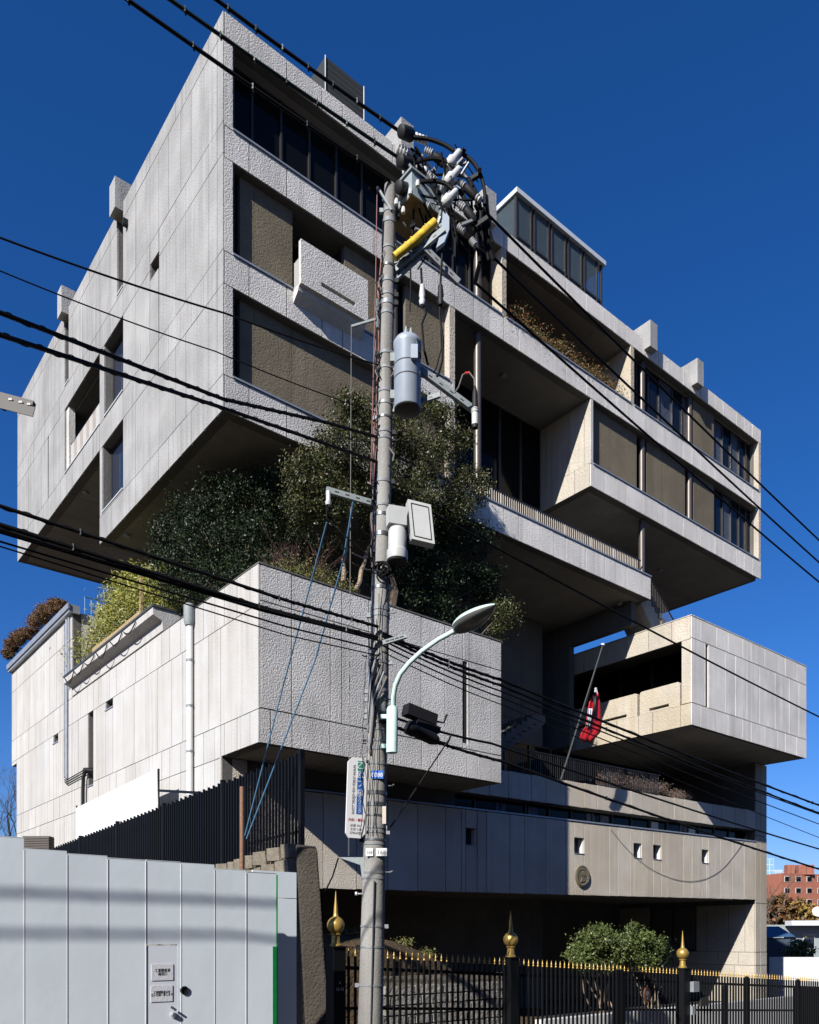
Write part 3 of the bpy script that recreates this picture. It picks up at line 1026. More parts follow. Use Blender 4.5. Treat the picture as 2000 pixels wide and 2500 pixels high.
for i in range(26):
    piece('louvre', 'plant_screen', PR, 5.3, 6.8, 2.995, 3.0, 26.6 + i * .19, 26.7 + i * .19)
for x in (5.24, 6.85):
    MB().tube([(x, 2.98, 26.6), (x, 2.98, 31.52)], .018, 6).build('mast', 'white_metal', PR)
# round bronze emblem on the podium wall
eb = MB().lathe([(.40, 0), (.42, .03), (.42, .06), (.37, .08), (.36, .06), (.05, .065)], (15.03, -.003, 4.06 + ZS), (0, -1, 0), 28)
EM = eb.build('emblem', 'bronze', EB, True)
for k in range(11):
    a = R(-65 + k * 13)
    MB().beam((15.03, -.07, 4.02), (15.03 + .2 * math.sin(a), -.07, 4.02 + .24 * math.cos(a)), .02, .022, Vector((0, 1, 0))).build('feather', 'bronze', EM)
MB().prism([(14.9, -.06, 3.86), (15.16, -.06, 3.86), (15.11, -.06, 3.99), (15.03, -.06, 4.06), (14.95, -.06, 3.99)], (0, -.03, 0)).build('shield', 'bronze', EM)
for k in range(24):
    a = 2 * math.pi * k / 24
    MB().obox((15.03 + .31 * math.sin(a), -.075, 4.06 + .31 * math.cos(a)), Vector((1, 0, 0)), Vector((0, 1, 0)), UZ, .018, .012, .028).build('letter_stud', 'bronze', EM)
# ================================================================== foliage helpers
def leaves(name, clumps, n, size, m, parent=None, flat=.5, aspect=.5, sub=22, spread=.42):
    """many small leaf faces gathered in tufts through the crown volume; clumps: (centre, radius[, zscale])"""
    wts = np.array([c[1] ** 2 for c in clumps])
    wts = wts / wts.sum()
    V, Fc = [], []
    for (c, wt) in zip(clumps, wts):
        k = max(8, int(n * wt))
        r = c[1]
        zs = c[2] if len(c) > 2 else .85
        ns = max(3, k // sub)
        d = rng.normal(size=(ns, 3))
        d /= np.linalg.norm(d, axis=1)[:, None]
        rad = r * (rng.uniform(.15, 1.0, ns) ** .5)
        tc = np.array(c[0])[None, :] + d * rad[:, None] * np.array([1, 1, zs])
        idx = rng.integers(0, ns, k)
        p = tc[idx] + rng.normal(size=(k, 3)) * (spread * min(r, .5) * np.array([1, 1, .7]))
        nrm = rng.normal(size=(k, 3)) + np.array([0, 0, flat * 2])
        nrm /= np.linalg.norm(nrm, axis=1)[:, None]
        a = np.cross(nrm, rng.normal(size=(k, 3)))
        a /= np.linalg.norm(a, axis=1)[:, None]
        b = np.cross(nrm, a)
        s = size * rng.uniform(.6, 1.35, k)[:, None]
        q0 = p - a * s * .5
        q1 = p + b * s * aspect * .5 + nrm * s * .08
        q2 = p + a * s * .5 - nrm * s * .06
        q3 = p - b * s * aspect * .5 + nrm * s * .08
        V.append(np.stack([q0, q1, q2, q3], 1).reshape(-1, 3))
    V = np.concatenate(V)
    nf = len(V) // 4
    me = bpy.data.meshes.new(name)
    me.vertices.add(len(V))
    me.vertices.foreach_set('co', V.ravel())
    me.loops.add(nf * 4)
    me.loops.foreach_set('vertex_index', np.arange(nf * 4))
    me.polygons.add(nf)
    me.polygons.foreach_set('loop_start', np.arange(nf) * 4)
    me.polygons.foreach_set('loop_total', np.full(nf, 4))
    me.update(calc_edges=True)
    me.materials.append(M[m])
    return link(name, me, None, parent)


def limb(mb, a, b, r0, r1, k=6, wob=.12, n=6):
    a, b = Vector(a), Vector(b)
    L = (b - a).length
    pts, rs = [], []
    for i in range(k + 1):
        f = i / k
        p = a.lerp(b, f)
        if 0 < i < k:
            p += Vector((random.uniform(-1, 1), random.uniform(-1, 1), random.uniform(-.5, .5))) * wob * L * .3
        pts.append(p)
        rs.append(r0 + (r1 - r0) * f)
    mb.tube(pts, rs, n)
    return pts


def bare(mb, base, d, L, r, depth):
    a = Vector(base)
    b = a + d * L
    pts = limb(mb, a, b, r, r * .6, 4, .25, 4)
    if depth <= 0: return
    for k in range(3 if depth > 2 else 3):
        f = random.choice(pts[2:])
        nd = (d + Vector((random.uniform(-.8, .8), random.uniform(-.8, .8), random.uniform(-.2, .6)))).normalized()
        bare(mb, f, nd, L * random.uniform(.55, .8), r * .55, depth - 1)


# ---- evergreen trees on the terrace of the lower wing
ca = []
for u, v, y, r in ((430, 1300, 4.6, .8), (480, 1245, 3.6, .8), (540, 1215, 2.6, .85), (620, 1215, 1.6, .95), (700, 1200, .9, .9), (500, 1335, 3.2, 1.1), (600, 1325, 2.0, 1.15),
                   (690, 1300, 1.2, 1.0), (430, 1405, 4.4, .9), (520, 1430, 2.8, 1.0), (610, 1410, 1.6, .9), (450, 1470, 3.9, .7), (660, 1380, 1.2, .7), (410, 1350, 5.0, .6), (545, 1480, 2.4, .6)):
    ca.append((aty(u, v, y), r))
TA = thing('evergreen_tree', 'glossy dark green evergreen tree under the concrete overhang beside the bamboo', 'tree', (1.6, 2.6, 10.98), 'trees on the terrace')
tm = MB()
p0 = Vector((1.6, 2.6, 10.98))
limb(tm, p0, p0 + Vector((.1, .1, 1.6)), .16, .11)
for c in ca:
    limb(tm, p0 + Vector((.1, .1, random.uniform(.7, 1.6))), c[0], .06, .015, 5, .2, 5)
tm.build('trunk', 'bark', TA, True)
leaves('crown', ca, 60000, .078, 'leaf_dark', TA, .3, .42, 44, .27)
cb = []
for u, v, y, r in ((760, 1150, -.9, .75), (830, 1085, -1.2, .75), (880, 1020, -1.2, .6), (850, 985, -1.3, .4), (955, 1060, -1.0, .8), (1030, 1130, -1.0, .85), (1100, 1080, -.7, .65), (1140, 1190, -.7, .75),
                   (900, 1170, -1.0, .95), (1000, 1230, -.9, .95), (1090, 1250, -.7, .8), (800, 1230, -.9, .8), (735, 1240, -.6, .5), (930, 1290, -.9, .7), (800, 1330, -.4, .4), (1020, 1000, -.9, .5), (1075, 1010, -.8, .45)):
    cb.append((aty(u, v, y), r))
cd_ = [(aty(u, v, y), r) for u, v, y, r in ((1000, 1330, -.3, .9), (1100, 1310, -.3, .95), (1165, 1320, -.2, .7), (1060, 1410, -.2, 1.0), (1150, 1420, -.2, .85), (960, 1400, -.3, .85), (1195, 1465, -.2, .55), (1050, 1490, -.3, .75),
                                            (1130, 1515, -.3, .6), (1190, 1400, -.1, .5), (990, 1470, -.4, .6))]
TD = thing('evergreen_tree', 'dense dark evergreen bush right of the utility pole above the street lamp arm', 'tree', (6.6, -.3, 10.98), 'trees on the terrace')
tm = MB()
for c in cd_:
    limb(tm, (6.6, -.3, 10.98), c[0], .06, .015, 6, .2, 5)
tm.build('trunk', 'bark', TD, True)
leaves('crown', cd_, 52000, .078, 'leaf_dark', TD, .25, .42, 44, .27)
TB = thing('evergreen_tree', 'tall olive green evergreen tree rising in front of the concrete band behind the utility pole', 'tree', (5.2, -.7, 10.98), 'trees on the terrace')
tm = MB()
p0 = Vector((5.2, -.7, 10.98))
top = limb(tm, p0, p0 + Vector((-.2, -.1, 4.0)), .17, .06, 7, .1)
for c in cb:
    s = min(top, key=lambda q: (q - c[0]).length + max(0, q.z - c[0].z + .5) * 3)
    limb(tm, s, c[0], .055, .012, 5, .2, 5)
tm.build('trunk', 'bark', TB, True)
tm = MB()
limb(tm, aty(868, 1440, -.8), aty(905, 1330, -.8), .07, .05, 5, .1, 7)
limb(tm, aty(838, 1420, -.6), aty(846, 1290, -.6), .07, .045, 5, .08, 7)
limb(tm, aty(893, 1365, -.8), aty(860, 1350, -.8), .035, .02, 4, .1, 6)
tm.build('stem', 'bark_pale', TB, True)
leaves('crown', [(c[0], c[1] * 1.06) for c in cb], 80000, .075, 'leaf_olive', TB, .25, .42, 44, .27)
TC = thing('leafy_sprig', 'small bright green bush overhanging the corner of the concrete box by the street lamp', 'shrub', (8.3, -.9, 11.0))
limb_mb = MB()
limb(limb_mb, (8.2, -.9, 11.0), aty(1225, 1500, -1.2), .04, .01, 5, .2, 5)
limb_mb.build('stem', 'bark', TC)
leaves('crown', [(aty(1225, 1490, -1.2), .42), (aty(1245, 1520, -1.2), .3), (aty(1215, 1545, -1.1), .3)], 2600, .075, 'leaf_olive', TC, .3, .45)
DB = thing('bare_shrub', 'leafless brown twiggy shrub between the two evergreens', 'shrub', (2.2, .2, 11.0))
tm = MB()
for k in range(11):
    bare(tm, (2.6 + random.uniform(-.7, .7), .1 + random.uniform(-.5, .5), 11.0), Vector((random.uniform(-.6, .6), random.uniform(-.5, .2), 1)).normalized(), 1.0, .016, 3)
tm.build('twigs', 'twig', DB)
mo = leaves('low_hedge', [(aty(u, v, -1.2), r, .55) for u, v, r in ((700, 1408, .4), (735, 1410, .5), (775, 1425, .5), (815, 1440, .45), (850, 1455, .3))], 7000, .05, 'leaf_moss', None, .4, .6)
tag(mo, 'low mossy green cushion hedge along the top edge of the grey box', 'hedge')

# ---- bamboo, screen, hedges on the left roof
cbm = [(atx(u, v, .55), r) for u, v, r in ((188, 1645, .35), (205, 1610, .5), (230, 1570, .55), (262, 1535, .6), (295, 1500, .7), (330, 1465, .75), (362, 1445, .75), (398, 1440, .7), (285, 1440, .35), (425, 1475, .5), (345, 1400, .35), (310, 1420, .35), (250, 1490, .25), (268, 1460, .2))]
BM = thing('bamboo_clump', 'yellow green feathery bamboo growing in the roof planter', 'bamboo', (.7, 8, 11.8))
tm = MB()
for c in cbm:
    for k in range(4):
        b = Vector((.6 + random.uniform(-.2, .4), c[0].y + random.uniform(-.5, .5), 11.8))
        tm.tube([b, b.lerp(c[0], .5), c[0] + Vector((random.uniform(-.4, .4), random.uniform(-.5, .5), c[1] * random.uniform(.3, 1.1)))], [.016, .012, .004], 5)
tm.build('canes', 'leaf_bamboo', BM)
leaves('foliage', cbm, 15000, .15, 'leaf_bamboo', BM, .2, .2, 14, .5)
BS = thing('bamboo_screen', 'tan wooden board screen standing in front of the bamboo', 'screen', (.0, 7.5, 11.8))
tops = [(225, 1582), (242, 1570), (258, 1558), (275, 1545), (290, 1533), (305, 1520), (322, 1506), (341, 1490)]
for (u0, v0), (u1, v1) in zip(tops[:-1], tops[1:]):
    a, b = atx(u0, v0, .02), atx(u1, v1, .02)
    piece('board', 'bamboo_board', BS, .02, .05, b.y + .01, a.y - .01, 11.82, (a.z + b.z) / 2)
piece('post', 'bamboo_board', BS, -.01, .08, atx(341, 1490, .0).y - .1, atx(341, 1490, .0).y, 11.82, 13.45)
for nm, cl, lab in (('clipped_hedge', [(20, 1590, .35), (30, 1570, .42), (42, 1553, .42), (55, 1545, .4), (66, 1542, .35)], 'rounded russet hedge at the far end of the white gutter'),
                    ('clipped_hedge', [(78, 1530, .4), (92, 1510, .48), (106, 1495, .5), (120, 1482, .48), (135, 1475, .42), (150, 1470, .35)], 'larger russet hedge mound beside the roof railing')):
    h = leaves(nm, [(atx(u, v + 6, .45), r * .9, .8) for u, v, r in cl], 22000, .05, 'leaf_russet', None, .3, .6, 60, .16)
    tag(h, lab, 'hedge', 'hedges on the far roof')
# ---- planting on the top terrace
pc = [((x, .55 + random.uniform(-.1, .15), 23.75 + random.uniform(0, .35)), random.uniform(.34, .5)) for x in np.arange(11.15, 17.7, .22)]
ph_ = leaves('terrace_planting', pc, 26000, .075, 'leaf_mixed', None, .2, .35, 14, .4)
tag(ph_, 'rust and green shrubs overhanging the top floor terrace edge', 'shrub')
rl = MB().box(11.0, 18.1, 1.05, 1.1, 24.72, 24.77)
TR3 = rl.build('railing', 'rail_dark', EB)
for i in range(60):
    x = 11.05 + i * .118
    piece('baluster', 'rail_dark', TR3, x, x + .02, 1.06, 1.08, 23.5, 24.72)
mp_ = [[(11.5, 1.5, 23.6), .9], [(16.0, 1.4, 23.6), .8]]
for (p, hgt) in mp_:
    b_ = MB().box(p[0], p[0] + .7, p[1], p[1] + .5, p[2], p[2] + hgt + .5).build('terrace_cabinet', 'white_paint')
    tag(b_, 'white cabinet behind the terrace railing near the ' + ('glass penthouse corner column' if p[0] < 12 else 'pair of roof spouts'), 'cabinet', 'terrace cabinets')
# ---- dry hedge on the podium terrace
dh = leaves('dry_hedge', [((x, .55, 8.0 + ZS * (x - 14) + .1), .36, .7) for x in np.arange(17.2, 21.2, .3)], 7000, .06, 'leaf_dry', None, .1, .25, 14, .4)
tag(dh, 'long leafless brown hedge behind the podium parapet', 'hedge', 'dry hedges on the podium terrace')
dh = leaves('dry_hedge', [((x, .55, 7.95 + ZS * (x - 14)), .3, .7) for x in np.arange(22.2, 23.2, .3)], 1800, .06, 'leaf_dry', None, .1, .25, 14, .4)
tag(dh, 'short leafless brown bush behind the podium parapet near the dark glazing', 'hedge', 'dry hedges on the podium terrace')

# ================================================================== flag
fp = thing('flagpole', 'slim pole leaning out over the podium parapet', 'flagpole', (13.9, .1, 7.6))
fa, fb = Vector((13.9, .1, 7.55)), Vector((14.0, -1.8, 12.25))
MB().tube([fa, fb], [.045, .028], 10).build('shaft', 'frame_grey', fp, True)
MB().lathe([(.03, -.02), (.075, 0), (.075, .04), (.02, .07)], fb, (fb - fa)).build('cap', 'plate_white', fp, True)
MB().tube([fb, fb.lerp(fa, .5) + Vector((.06, -.06, 0)), fb.lerp(fa, .62)], .008, 5).build('halyard', 'rubber', fp)
fl = thing('flag', 'furled red and white flag with dark stripes hanging at half mast', 'flag', (14, -1, 9.0))


def ribbon(name, rows_, m, off):
    P, fs = [], []
    n = 10
    for (u0, u1, v) in rows_:
        for i in range(n):
            f = i / (n - 1)
            q = aty(u0 + (u1 - u0) * f, v, -1.0)
            P.append(q + Vector((0, -.05 * (abs(((f * 2.4 + v * .004) % 1) - .5) * 2) - off, 0)))
    for j in range(len(rows_) - 1):
        for i in range(n - 1):
            fs.append((j * n + i, j * n + i + 1, (j + 1) * n + i + 1, (j + 1) * n + i))
    mb = MB().add(P, fs)
    o = mb.build(name, m, fl, True)
    md = o.modifiers.new('thick', 'SOLIDIFY')
    md.thickness = .006


ribbon('red_stripe', [(1446, 1456, 1694), (1434, 1461, 1714), (1428, 1464, 1745), (1424, 1466, 1775), (1414, 1462, 1790), (1411, 1450, 1802), (1420, 1442, 1813)], 'flag_red', .06)
ribbon('white_stripe', [(1450, 1453, 1680), (1448, 1457, 1696), (1449, 1459, 1708)], 'flag_white', .03)
ribbon('white_fold', [(1428, 1440, 1732), (1426, 1438, 1755), (1423, 1434, 1778)], 'flag_white', .11)
ribbon('dark_fold', [(1440, 1448, 1692), (1441, 1446, 1720), (1442, 1445, 1750)], 'flag_black', .12)

# ================================================================== left side: slat fence, wall, board
SF = thing('slat_fence', 'black fence of tall vertical steel slats on a stone wall', 'fence', (-1.2, 2.5, 3.4))
FX_ = -1.2
y0, y1 = -5.85, 11.2
def ftop(y): return 5.44 - (y - y0) * .029
def fbot(y): return 3.62 - (y - y0) * .075
def fbot(y): return max(2.2, 3.62 - (y - y0) * .09)
yy, i = y0, 0
while yy < y1:
    piece('slat', 'black_steel', SF, FX_ - .035, FX_ + .015, yy - .02, yy + .02, fbot(yy), ftop(yy) + .05 * (i % 2))
    yy += .135
    i += 1
for dz in (.35, 1.55):
    MB().beam((FX_ + .03, y0, ftop(y0) - dz), (FX_ + .03, y1, ftop(y1) - dz), .03, .05).build('rail', 'black_steel', SF)
for yq in (-5.9, -2.4, 1.1, 4.6, 8.1):
    piece('post', 'black_steel', SF, FX_ - .05, FX_ + .05, yq - .05, yq + .05, fbot(yq) - .2, ftop(yq) + .1)
SW = thing('stone_wall', 'rough brown stone retaining wall below the slat fence', 'wall', (-1.3, 0, 0))
MB().hexa([(-1.4, -5.9, -.8), (-1.12, -5.9, -.8), (-1.12, 12, -.8), (-1.4, 12, -.8), (-1.4, -5.9, 3.5), (-1.12, -5.9, 3.5), (-1.12, 12, 2.1), (-1.4, 12, 2.1)]).build('wall_core', 'stone', SW)
ssm = []
for k in range(6):
    b = MB()
    P = []
    for z in (-.5, .5):
        for (x, y) in ((-.5, -.5), (.5, -.5), (.5, .5), (-.5, .5)):
            P.append((x * random.uniform(.85, 1.05), y * random.uniform(.88, 1.0), z * random.uniform(.8, 1.0)))
    b.hexa(P)
    me = b.mesh('stone_block')
    me.materials.append(M['stone'])
    ssm.append(me)


def stone(parent, x, y, z, sx, sy, sz):
    o = link('stone', random.choice(ssm), None, parent, (x, y, z))
    o.scale = (sx, sy, sz)
    o.rotation_euler = (random.uniform(-.04, .04), random.uniform(-.04, .04), random.uniform(-.05, .05))


zc = 3.62
for row in range(6):
    yq = -5.95
    hh = random.uniform(.22, .34)
    zc -= hh
    while yq < 3.0:
        ln = random.uniform(.3, .75)
        zz = zc + hh / 2 - max(0, (yq + 5.9)) * .076
        stone(SW, -1.42, yq + ln / 2, zz, .22, ln - .02, hh - .02)
        yq += ln
ps = MB().tube([at(591, 2135, 14.3), at(591, 1921, 14.3)], .042, 10)
POST = ps.build('guy_post', 'rust', None, True)
tag(POST, 'rusty steel pipe post standing in front of the slat fence', 'post')
wb = thing('white_board', 'plain white board mounted above the slat fence against the pale wall', 'board', atx(285, 2000, -.75))
c4 = [atx(185, 2051, -.75), atx(385, 1976, -.75), atx(383, 1877, -.75), atx(185, 1973, -.75)]
MB().prism([c4[0], c4[1], c4[2], c4[3]], (.05, 0, 0)).build('panel', 'white_board', wb)
for (u, v) in ((384, 1930), (384, 1968)):
    MB().beam(atx(u, v, -.7), atx(490, v + 6, -1.1), .05, .07).build('bracket', 'black_steel', wb)
MB().box(-.73, -.69, c4[0].y, c4[0].y + .05, 2, c4[3].z + .1).build('leg', 'black_steel', wb)
MB().box(-.73, -.69, c4[1].y, c4[1].y + .05, 2, c4[2].z).build('leg', 'black_steel', wb)
ac = thing('louvre_unit', 'dark brown louvred metal unit showing above the hoarding', 'unit', at(94, 2110, 22))
for k in range(9):
    a, b = at(62, 2046 + k * 4.2, 22), at(126, 2047 + k * 4.2, 22)
    MB().beam(a, b, .35, .03).build('louvre', 'column_brown', ac)
p = at(94, 2085, 22.25)
MB().obox(p, RV, FV, UZ, .36, .15, .47).build('casing', 'frame_dark', ac)
p = at(94, 2180, 22.25)
MB().obox(p, RV, FV, UZ, .3, .15, .9).build('stand', 'frame_dark', ac)

# ================================================================== construction hoarding
HY = -10.2
HO = thing('construction_hoarding', 'pale blue grey steel panel hoarding along the street with a narrow door', 'hoarding', (-7, HY, -.2))
us = [-300, -180, -70, 59, 164, 263, 356, 442, 524, 601, 675]
xs = [aty(u, 2200, HY).x for u in us]
tp = [2030, 2034, 2042, 2076, 2088, 2098, 2103, 2110, 2123.5, 2131]
for i in range(len(us) - 1):
    zt = aty((us[i] + us[i + 1]) / 2, tp[i], HY).z
    xa, xb = xs[i], xs[i + 1]
    zb = ground_h(xa, 0) + .14
    if i == 6:
        xd0, xd1, zd = aty(357.5, 2300, HY).x, aty(433, 2300, HY).x, aty(400, 2306, HY).z
        MB().box(xa + .004, xb - .004, HY, HY + .03, zd, zt).box(xd1, xb - .004, HY, HY + .03, zb, zd).box(xa + .004, xd0, HY, HY + .03, zb, zd).build('hoarding_panel', 'hoard', HO)
    else:
        piece('hoarding_panel', 'hoard', HO, xa + .004, xb - .004, HY + random.uniform(-.004, .004), HY + .03, zb, zt)
    piece('panel_edge', 'hoard_edge', HO, xa - .005, xa + .004, HY - .006, HY + .02, zb, zt - .01)
    piece('panel_cap', 'hoard_edge', HO, xa + .006, xb - .006, HY - .003, HY + .035, zt + .001, zt + .008)
    MB().tube([(xa + .2, HY + .06, zb), (xa + .2, HY + .06, zt - .3)], .024, 8).build('support_tube', 'galv', HO)
DR = MB().box(xd0 + .012, xd1 - .004, HY + .004, HY + .026, ground_h(-6, 0) + .16, zd - .012).build('door', 'hoard_door', HO)
q = aty(422, 2463, HY - .02)
MB().beam(q + Vector((-.04, -.03, .03)), q + Vector((.03, -.03, -.02)), .02, .03).build('lever', 'silver', DR)
q = aty(423, 2478, HY)
MB().lathe([(.038, 0), (.04, .02), (.03, .05), (.012, .055)], q + Vector((0, .01, 0)), (0, -1, 0), 16).build('knob', 'silver', DR, True)
q = aty(449.5, 2418, HY)
MB().lathe([(.055, 0), (.055, .02), (.042, .024), (.040, .01), (.01, .012)], q, (0, -1, 0), 20).build('lock_plate', 'rubber', HO, True)


def text(name, body, size, c, right, up, m, parent, sx=1.0, sp=.9):
    cu_ = bpy.data.curves.new(name, 'FONT')
    cu_.body = body
    cu_.size = size
    cu_.align_x = 'CENTER'
    cu_.align_y = 'CENTER'
    cu_.space_line = sp
    cu_.extrude = .0008
    o = bpy.data.objects.new(name, cu_)
    COL.objects.link(o)
    bpy.context.view_layer.update()
    me = bpy.data.meshes.new_from_object(o)
    bpy.data.objects.remove(o)
    right, up = Vector(right).normalized(), Vector(up).normalized()
    nz = right.cross(up)
    for v in me.vertices:
        p = v.co.copy()
        v.co = Vector(c) + right * (p.x * sx) + up * p.y + nz * p.z
    me.materials.clear()
    me.materials.append(M[m])
    return link(name, me, None, parent)


ex, ez = Vector((1, 0, 0)), UZ
for k, (uc, vc, body, sz, lab) in enumerate(((396.5, 2374, '工事関係者\n通用口', .036, 'upper laminated paper notice on the hoarding door'), (395, 2426, '工事関係者以外\n立入を固く禁じます', .028, 'lower laminated paper notice on the hoarding door'))):
    c = aty(uc, vc, HY - .001)
    nt_ = thing('paper_notice', lab, 'notice', c, 'notices on the door')
    MB().obox(c + Vector((0, 0, 0)), ex, Vector((0, 1, 0)), ez, .142, .003, .102).build('sheet', 'paper', nt_)
    text('lettering', body, sz * 1.35, c + Vector((0, -.0042, 0)), ex, ez, 'print_black', nt_, .85)
# end of the hoarding: green tape and return panel
xe = xs[-1]
gt = MB().box(xe - .062, xe + .012, HY - .012, HY - .005, -.2, aty(665, 2311, HY).z).box(xe + .0, xe + .014, HY - .012, HY + .04, -.2, 2.58).build('green_tape', 'green_tape', None)
tag(gt, 'bright green tape wrapped along the end edge of the hoarding', 'tape')
HR = thing('return_panel', 'shaded pale steel panel set back behind the hoarding end', 'hoarding', (xe + .4, -9.7, -.3))
a, b = aty(683, 2128, -9.7), aty(724, 2128, -9.7)
piece('hoarding_panel', 'hoard', HR, xe - .1, b.x, -9.7, -9.67, -.3, 2.28)
piece('hoarding_panel', 'hoard', HR, xe - .1, b.x, -9.7, -9.67, 2.29, a.z)
MB().tube([(xe + .1, -9.62, -.3), (xe + .1, -9.62, 2.3)], .024, 8).build('support_tube', 'galv', HR)

# ---- leaning concrete pillar
d0 = 13.3
CPm = MB()
P = [at(748, 2560, d0), at(808, 2560, d0), at(808, 2560, d0 + .4), at(752, 2560, d0 + .4), at(722, 2067, d0), at(775, 2074, d0), at(772, 2066, d0 + .38), at(722, 2061, d0 + .38)]
CPm.hexa(P)
cpo = CPm.build('concrete_pillar', 'old_concrete', None)
md = cpo.modifiers.new('bevel', 'BEVEL')
md.width = .03
md.segments = 2
tag(cpo, 'weathered dark concrete pillar leaning beside the hoarding end', 'pillar')

# ================================================================== iron street fence with gold tips
IY = -9.3
_a, _b = aty(820, 2310, IY), aty(1667, 2363, IY)
def itop(x): return _a.z + (_b.z - _a.z) * (x - _a.x) / (_b.x - _a.x)
def ig(x): return ground_h(x, 0) + .13
IF = thing('iron_fence', 'black iron picket fence with gold spear tips and gate', 'fence', (6, IY, -.8))
pk = MB().box(-.017, .017, -.017, .017, -2.0, 0).mesh('picket')
pk.materials.append(M['black_steel'])
tpm = MB().lathe([(.015, 0), (.022, .012), (.022, .020), (.009, .03), (.019, .05), (.017, .068), (.007, .10), (.001, .15)], (0, 0, 0), n=8).mesh('spear_tip')
tpm.polygons.foreach_set('use_smooth', [True] * len(tpm.polygons))
tpm.materials.append(M['gold'])
posts_x = [_a.x, aty(1247, 2336, IY).x, _b.x]
x = _a.x + .25
while x < 21:
    if all(abs(x - q) > .16 for q in posts_x):
        zt = itop(x) - .16
        o = link('picket', pk, None, IF, (x, IY, zt))
        link('spear_tip', tpm, None, o, (x, IY, zt))
    x += .134
for dz, hh in ((.34, .06), (1.0, .05), (1.75, .06)):
    for xa, xb in ((posts_x[0] + .14, posts_x[1] - .14), (posts_x[1] + .14, posts_x[2] - .14), (posts_x[2] + .14, 21)):
        MB().beam((xa, IY + .03, itop(xa) - dz), (xb, IY + .03, itop(xb) - dz), .03, hh).build('rail', 'black_steel', IF)
for xa in (4.7, 4.85, 10.2, 13.0):
    piece('gate_stile', 'black_steel', IF, xa - .045, xa + .045, IY - .03, IY + .05, ig(xa), itop(xa) - .12)
MB().hexa([(12.9, IY + .06, ig(12.9)), (21, IY + .06, ig(21)), (21, IY + .07, ig(21)), (12.9, IY + .07, ig(12.9)), (12.9, IY + .06, itop(12.9) - .3), (21, IY + .06, itop(21) - .3), (21, IY + .07, itop(21) - .3), (12.9, IY + .07, itop(12.9) - .3)]).build('backing_sheet', 'black_steel', IF)
for i, px_ in enumerate(posts_x):
    zt = itop(px_)
    pst = MB().box(px_ - .115, px_ + .115, IY - .115, IY + .115, ig(px_), zt - .02).box(px_ - .14, px_ + .14, IY - .14, IY + .14, zt - .02, zt).build('gate_post', 'black_steel', IF)
    prof = [(.10, 0), (.10, .02), (.075, .04), (.062, .17), (.085, .185), (.085, .2), (.055, .21)]
    prof += [(.142 * math.sin(R(a)), .335 - .142 * math.cos(R(a))) for a in range(25, 166, 12)]
    prof += [(.045, .475), (.038, .52), (.022, .7), (.004, .88)]
    MB().lathe(prof, (px_, IY, zt + .001), n=24).build('finial', 'gold', pst, True)
text('address', '4', .07, Vector((_a.x, IY - .117, .98)), ex, ez, 'plate_white', IF)
text('address', '13-12', .065, Vector((_a.x, IY - .117, .88)), ex, ez, 'plate_white', IF)
ge = aty(1581, 2429, IY - .06)
eo = thing('gate_emblem', 'oval copper plaque with a silver crest on the black gate', 'plaque', ge)
bm_ = MB()
n_ = 28
ring = [(ge.x + .115 * math.cos(2 * math.pi * k / n_), ge.y, ge.z + .18 * math.sin(2 * math.pi * k / n_)) for k in range(n_)]
bm_.prism(ring, (0, .03, 0)).build('plaque', 'copper', eo)
ring = [(ge.x + .09 * math.cos(2 * math.pi * k / n_), ge.y - .004, ge.z + .15 * math.sin(2 * math.pi * k / n_)) for k in range(n_)]
MB().prism(ring, (0, .02, 0)).build('field', 'frame_dark', eo)
MB().prism([(ge.x - .05, ge.y - .01, ge.z + .0), (ge.x - .055, ge.y - .01, ge.z + .05), (ge.x, ge.y - .01, ge.z + .085), (ge.x + .055, ge.y - .01, ge.z + .05), (ge.x + .05, ge.y - .01, ge.z), (ge.x, ge.y - .01, ge.z - .04)], (0, .01, 0)).build('crest', 'silver', eo)
MB().box(ge.x - .012, ge.x + .012, ge.y - .01, ge.y, ge.z - .1, ge.z - .055).build('crest_base', 'silver', eo)
ib = thing('intercom', 'grey intercom box with a camera hood on the gate post', 'intercom', (_b.x + .2, IY - .1, .5))
MB().box(_b.x + .15, _b.x + .39, IY - .2, IY - .03, .42, .66).build('hood', 'sill_metal', ib)
MB().box(_b.x + .13, _b.x + .25, IY - .18, IY - .12, -.12, .08).build('speaker', 'sill_metal', ib)
MB().box(_b.x + .6, _b.x + .95, IY - .12, IY - .04, .05, .25).build('sign_plate', 'frame_dark', ib)
ip = MB().tube([(9.45, IY + .2, -1.2), (9.45, IY + .2, .55)], .06, 10).build('steel_bollard', 'frame_grey', None, True)
tag(ip, 'slim grey steel post behind the iron fence', 'post')

# ---- bank, stones, shrubs and pale wall behind the fence
bk = MB()
P, fs = [], []
prof_u = [(700, 2286), (760, 2284), (830, 2282), (900, 2287), (960, 2298), (1020, 2320), (1070, 2345), (1110, 2372), (1150, 2400)]
for (u, v) in prof_u:
    a = aty(u, v, -5.2)
    P += [a, Vector((a.x, -2.0, a.z + .1)), Vector((a.x, -5.9, -1.6)), Vector((a.x, -5.6, a.z - .25))]
for i in range(len(prof_u) - 1):
    k = i * 4
    fs += [(k, k + 4, k + 5, k + 1), (k + 3, k + 7, k + 4, k), (k + 2, k + 6, k + 7, k + 3)]
bk.add(P, fs)
bko = bk.build('earth_bank', 'soil', None)
bko['kind'] = 'structure'
gc = leaves('ground_cover', [(aty(u, v, -5.0), .2, .5) for u, v in ((845, 2282), (860, 2280), (875, 2285), (905, 2290), (985, 2305), (1040, 2328))], 2600, .05, 'leaf_moss', None, .3, .5)
gc['kind'] = 'stuff'
tag(gc, 'yellow green ground cover tufts on the brown bank', 'ground cover')
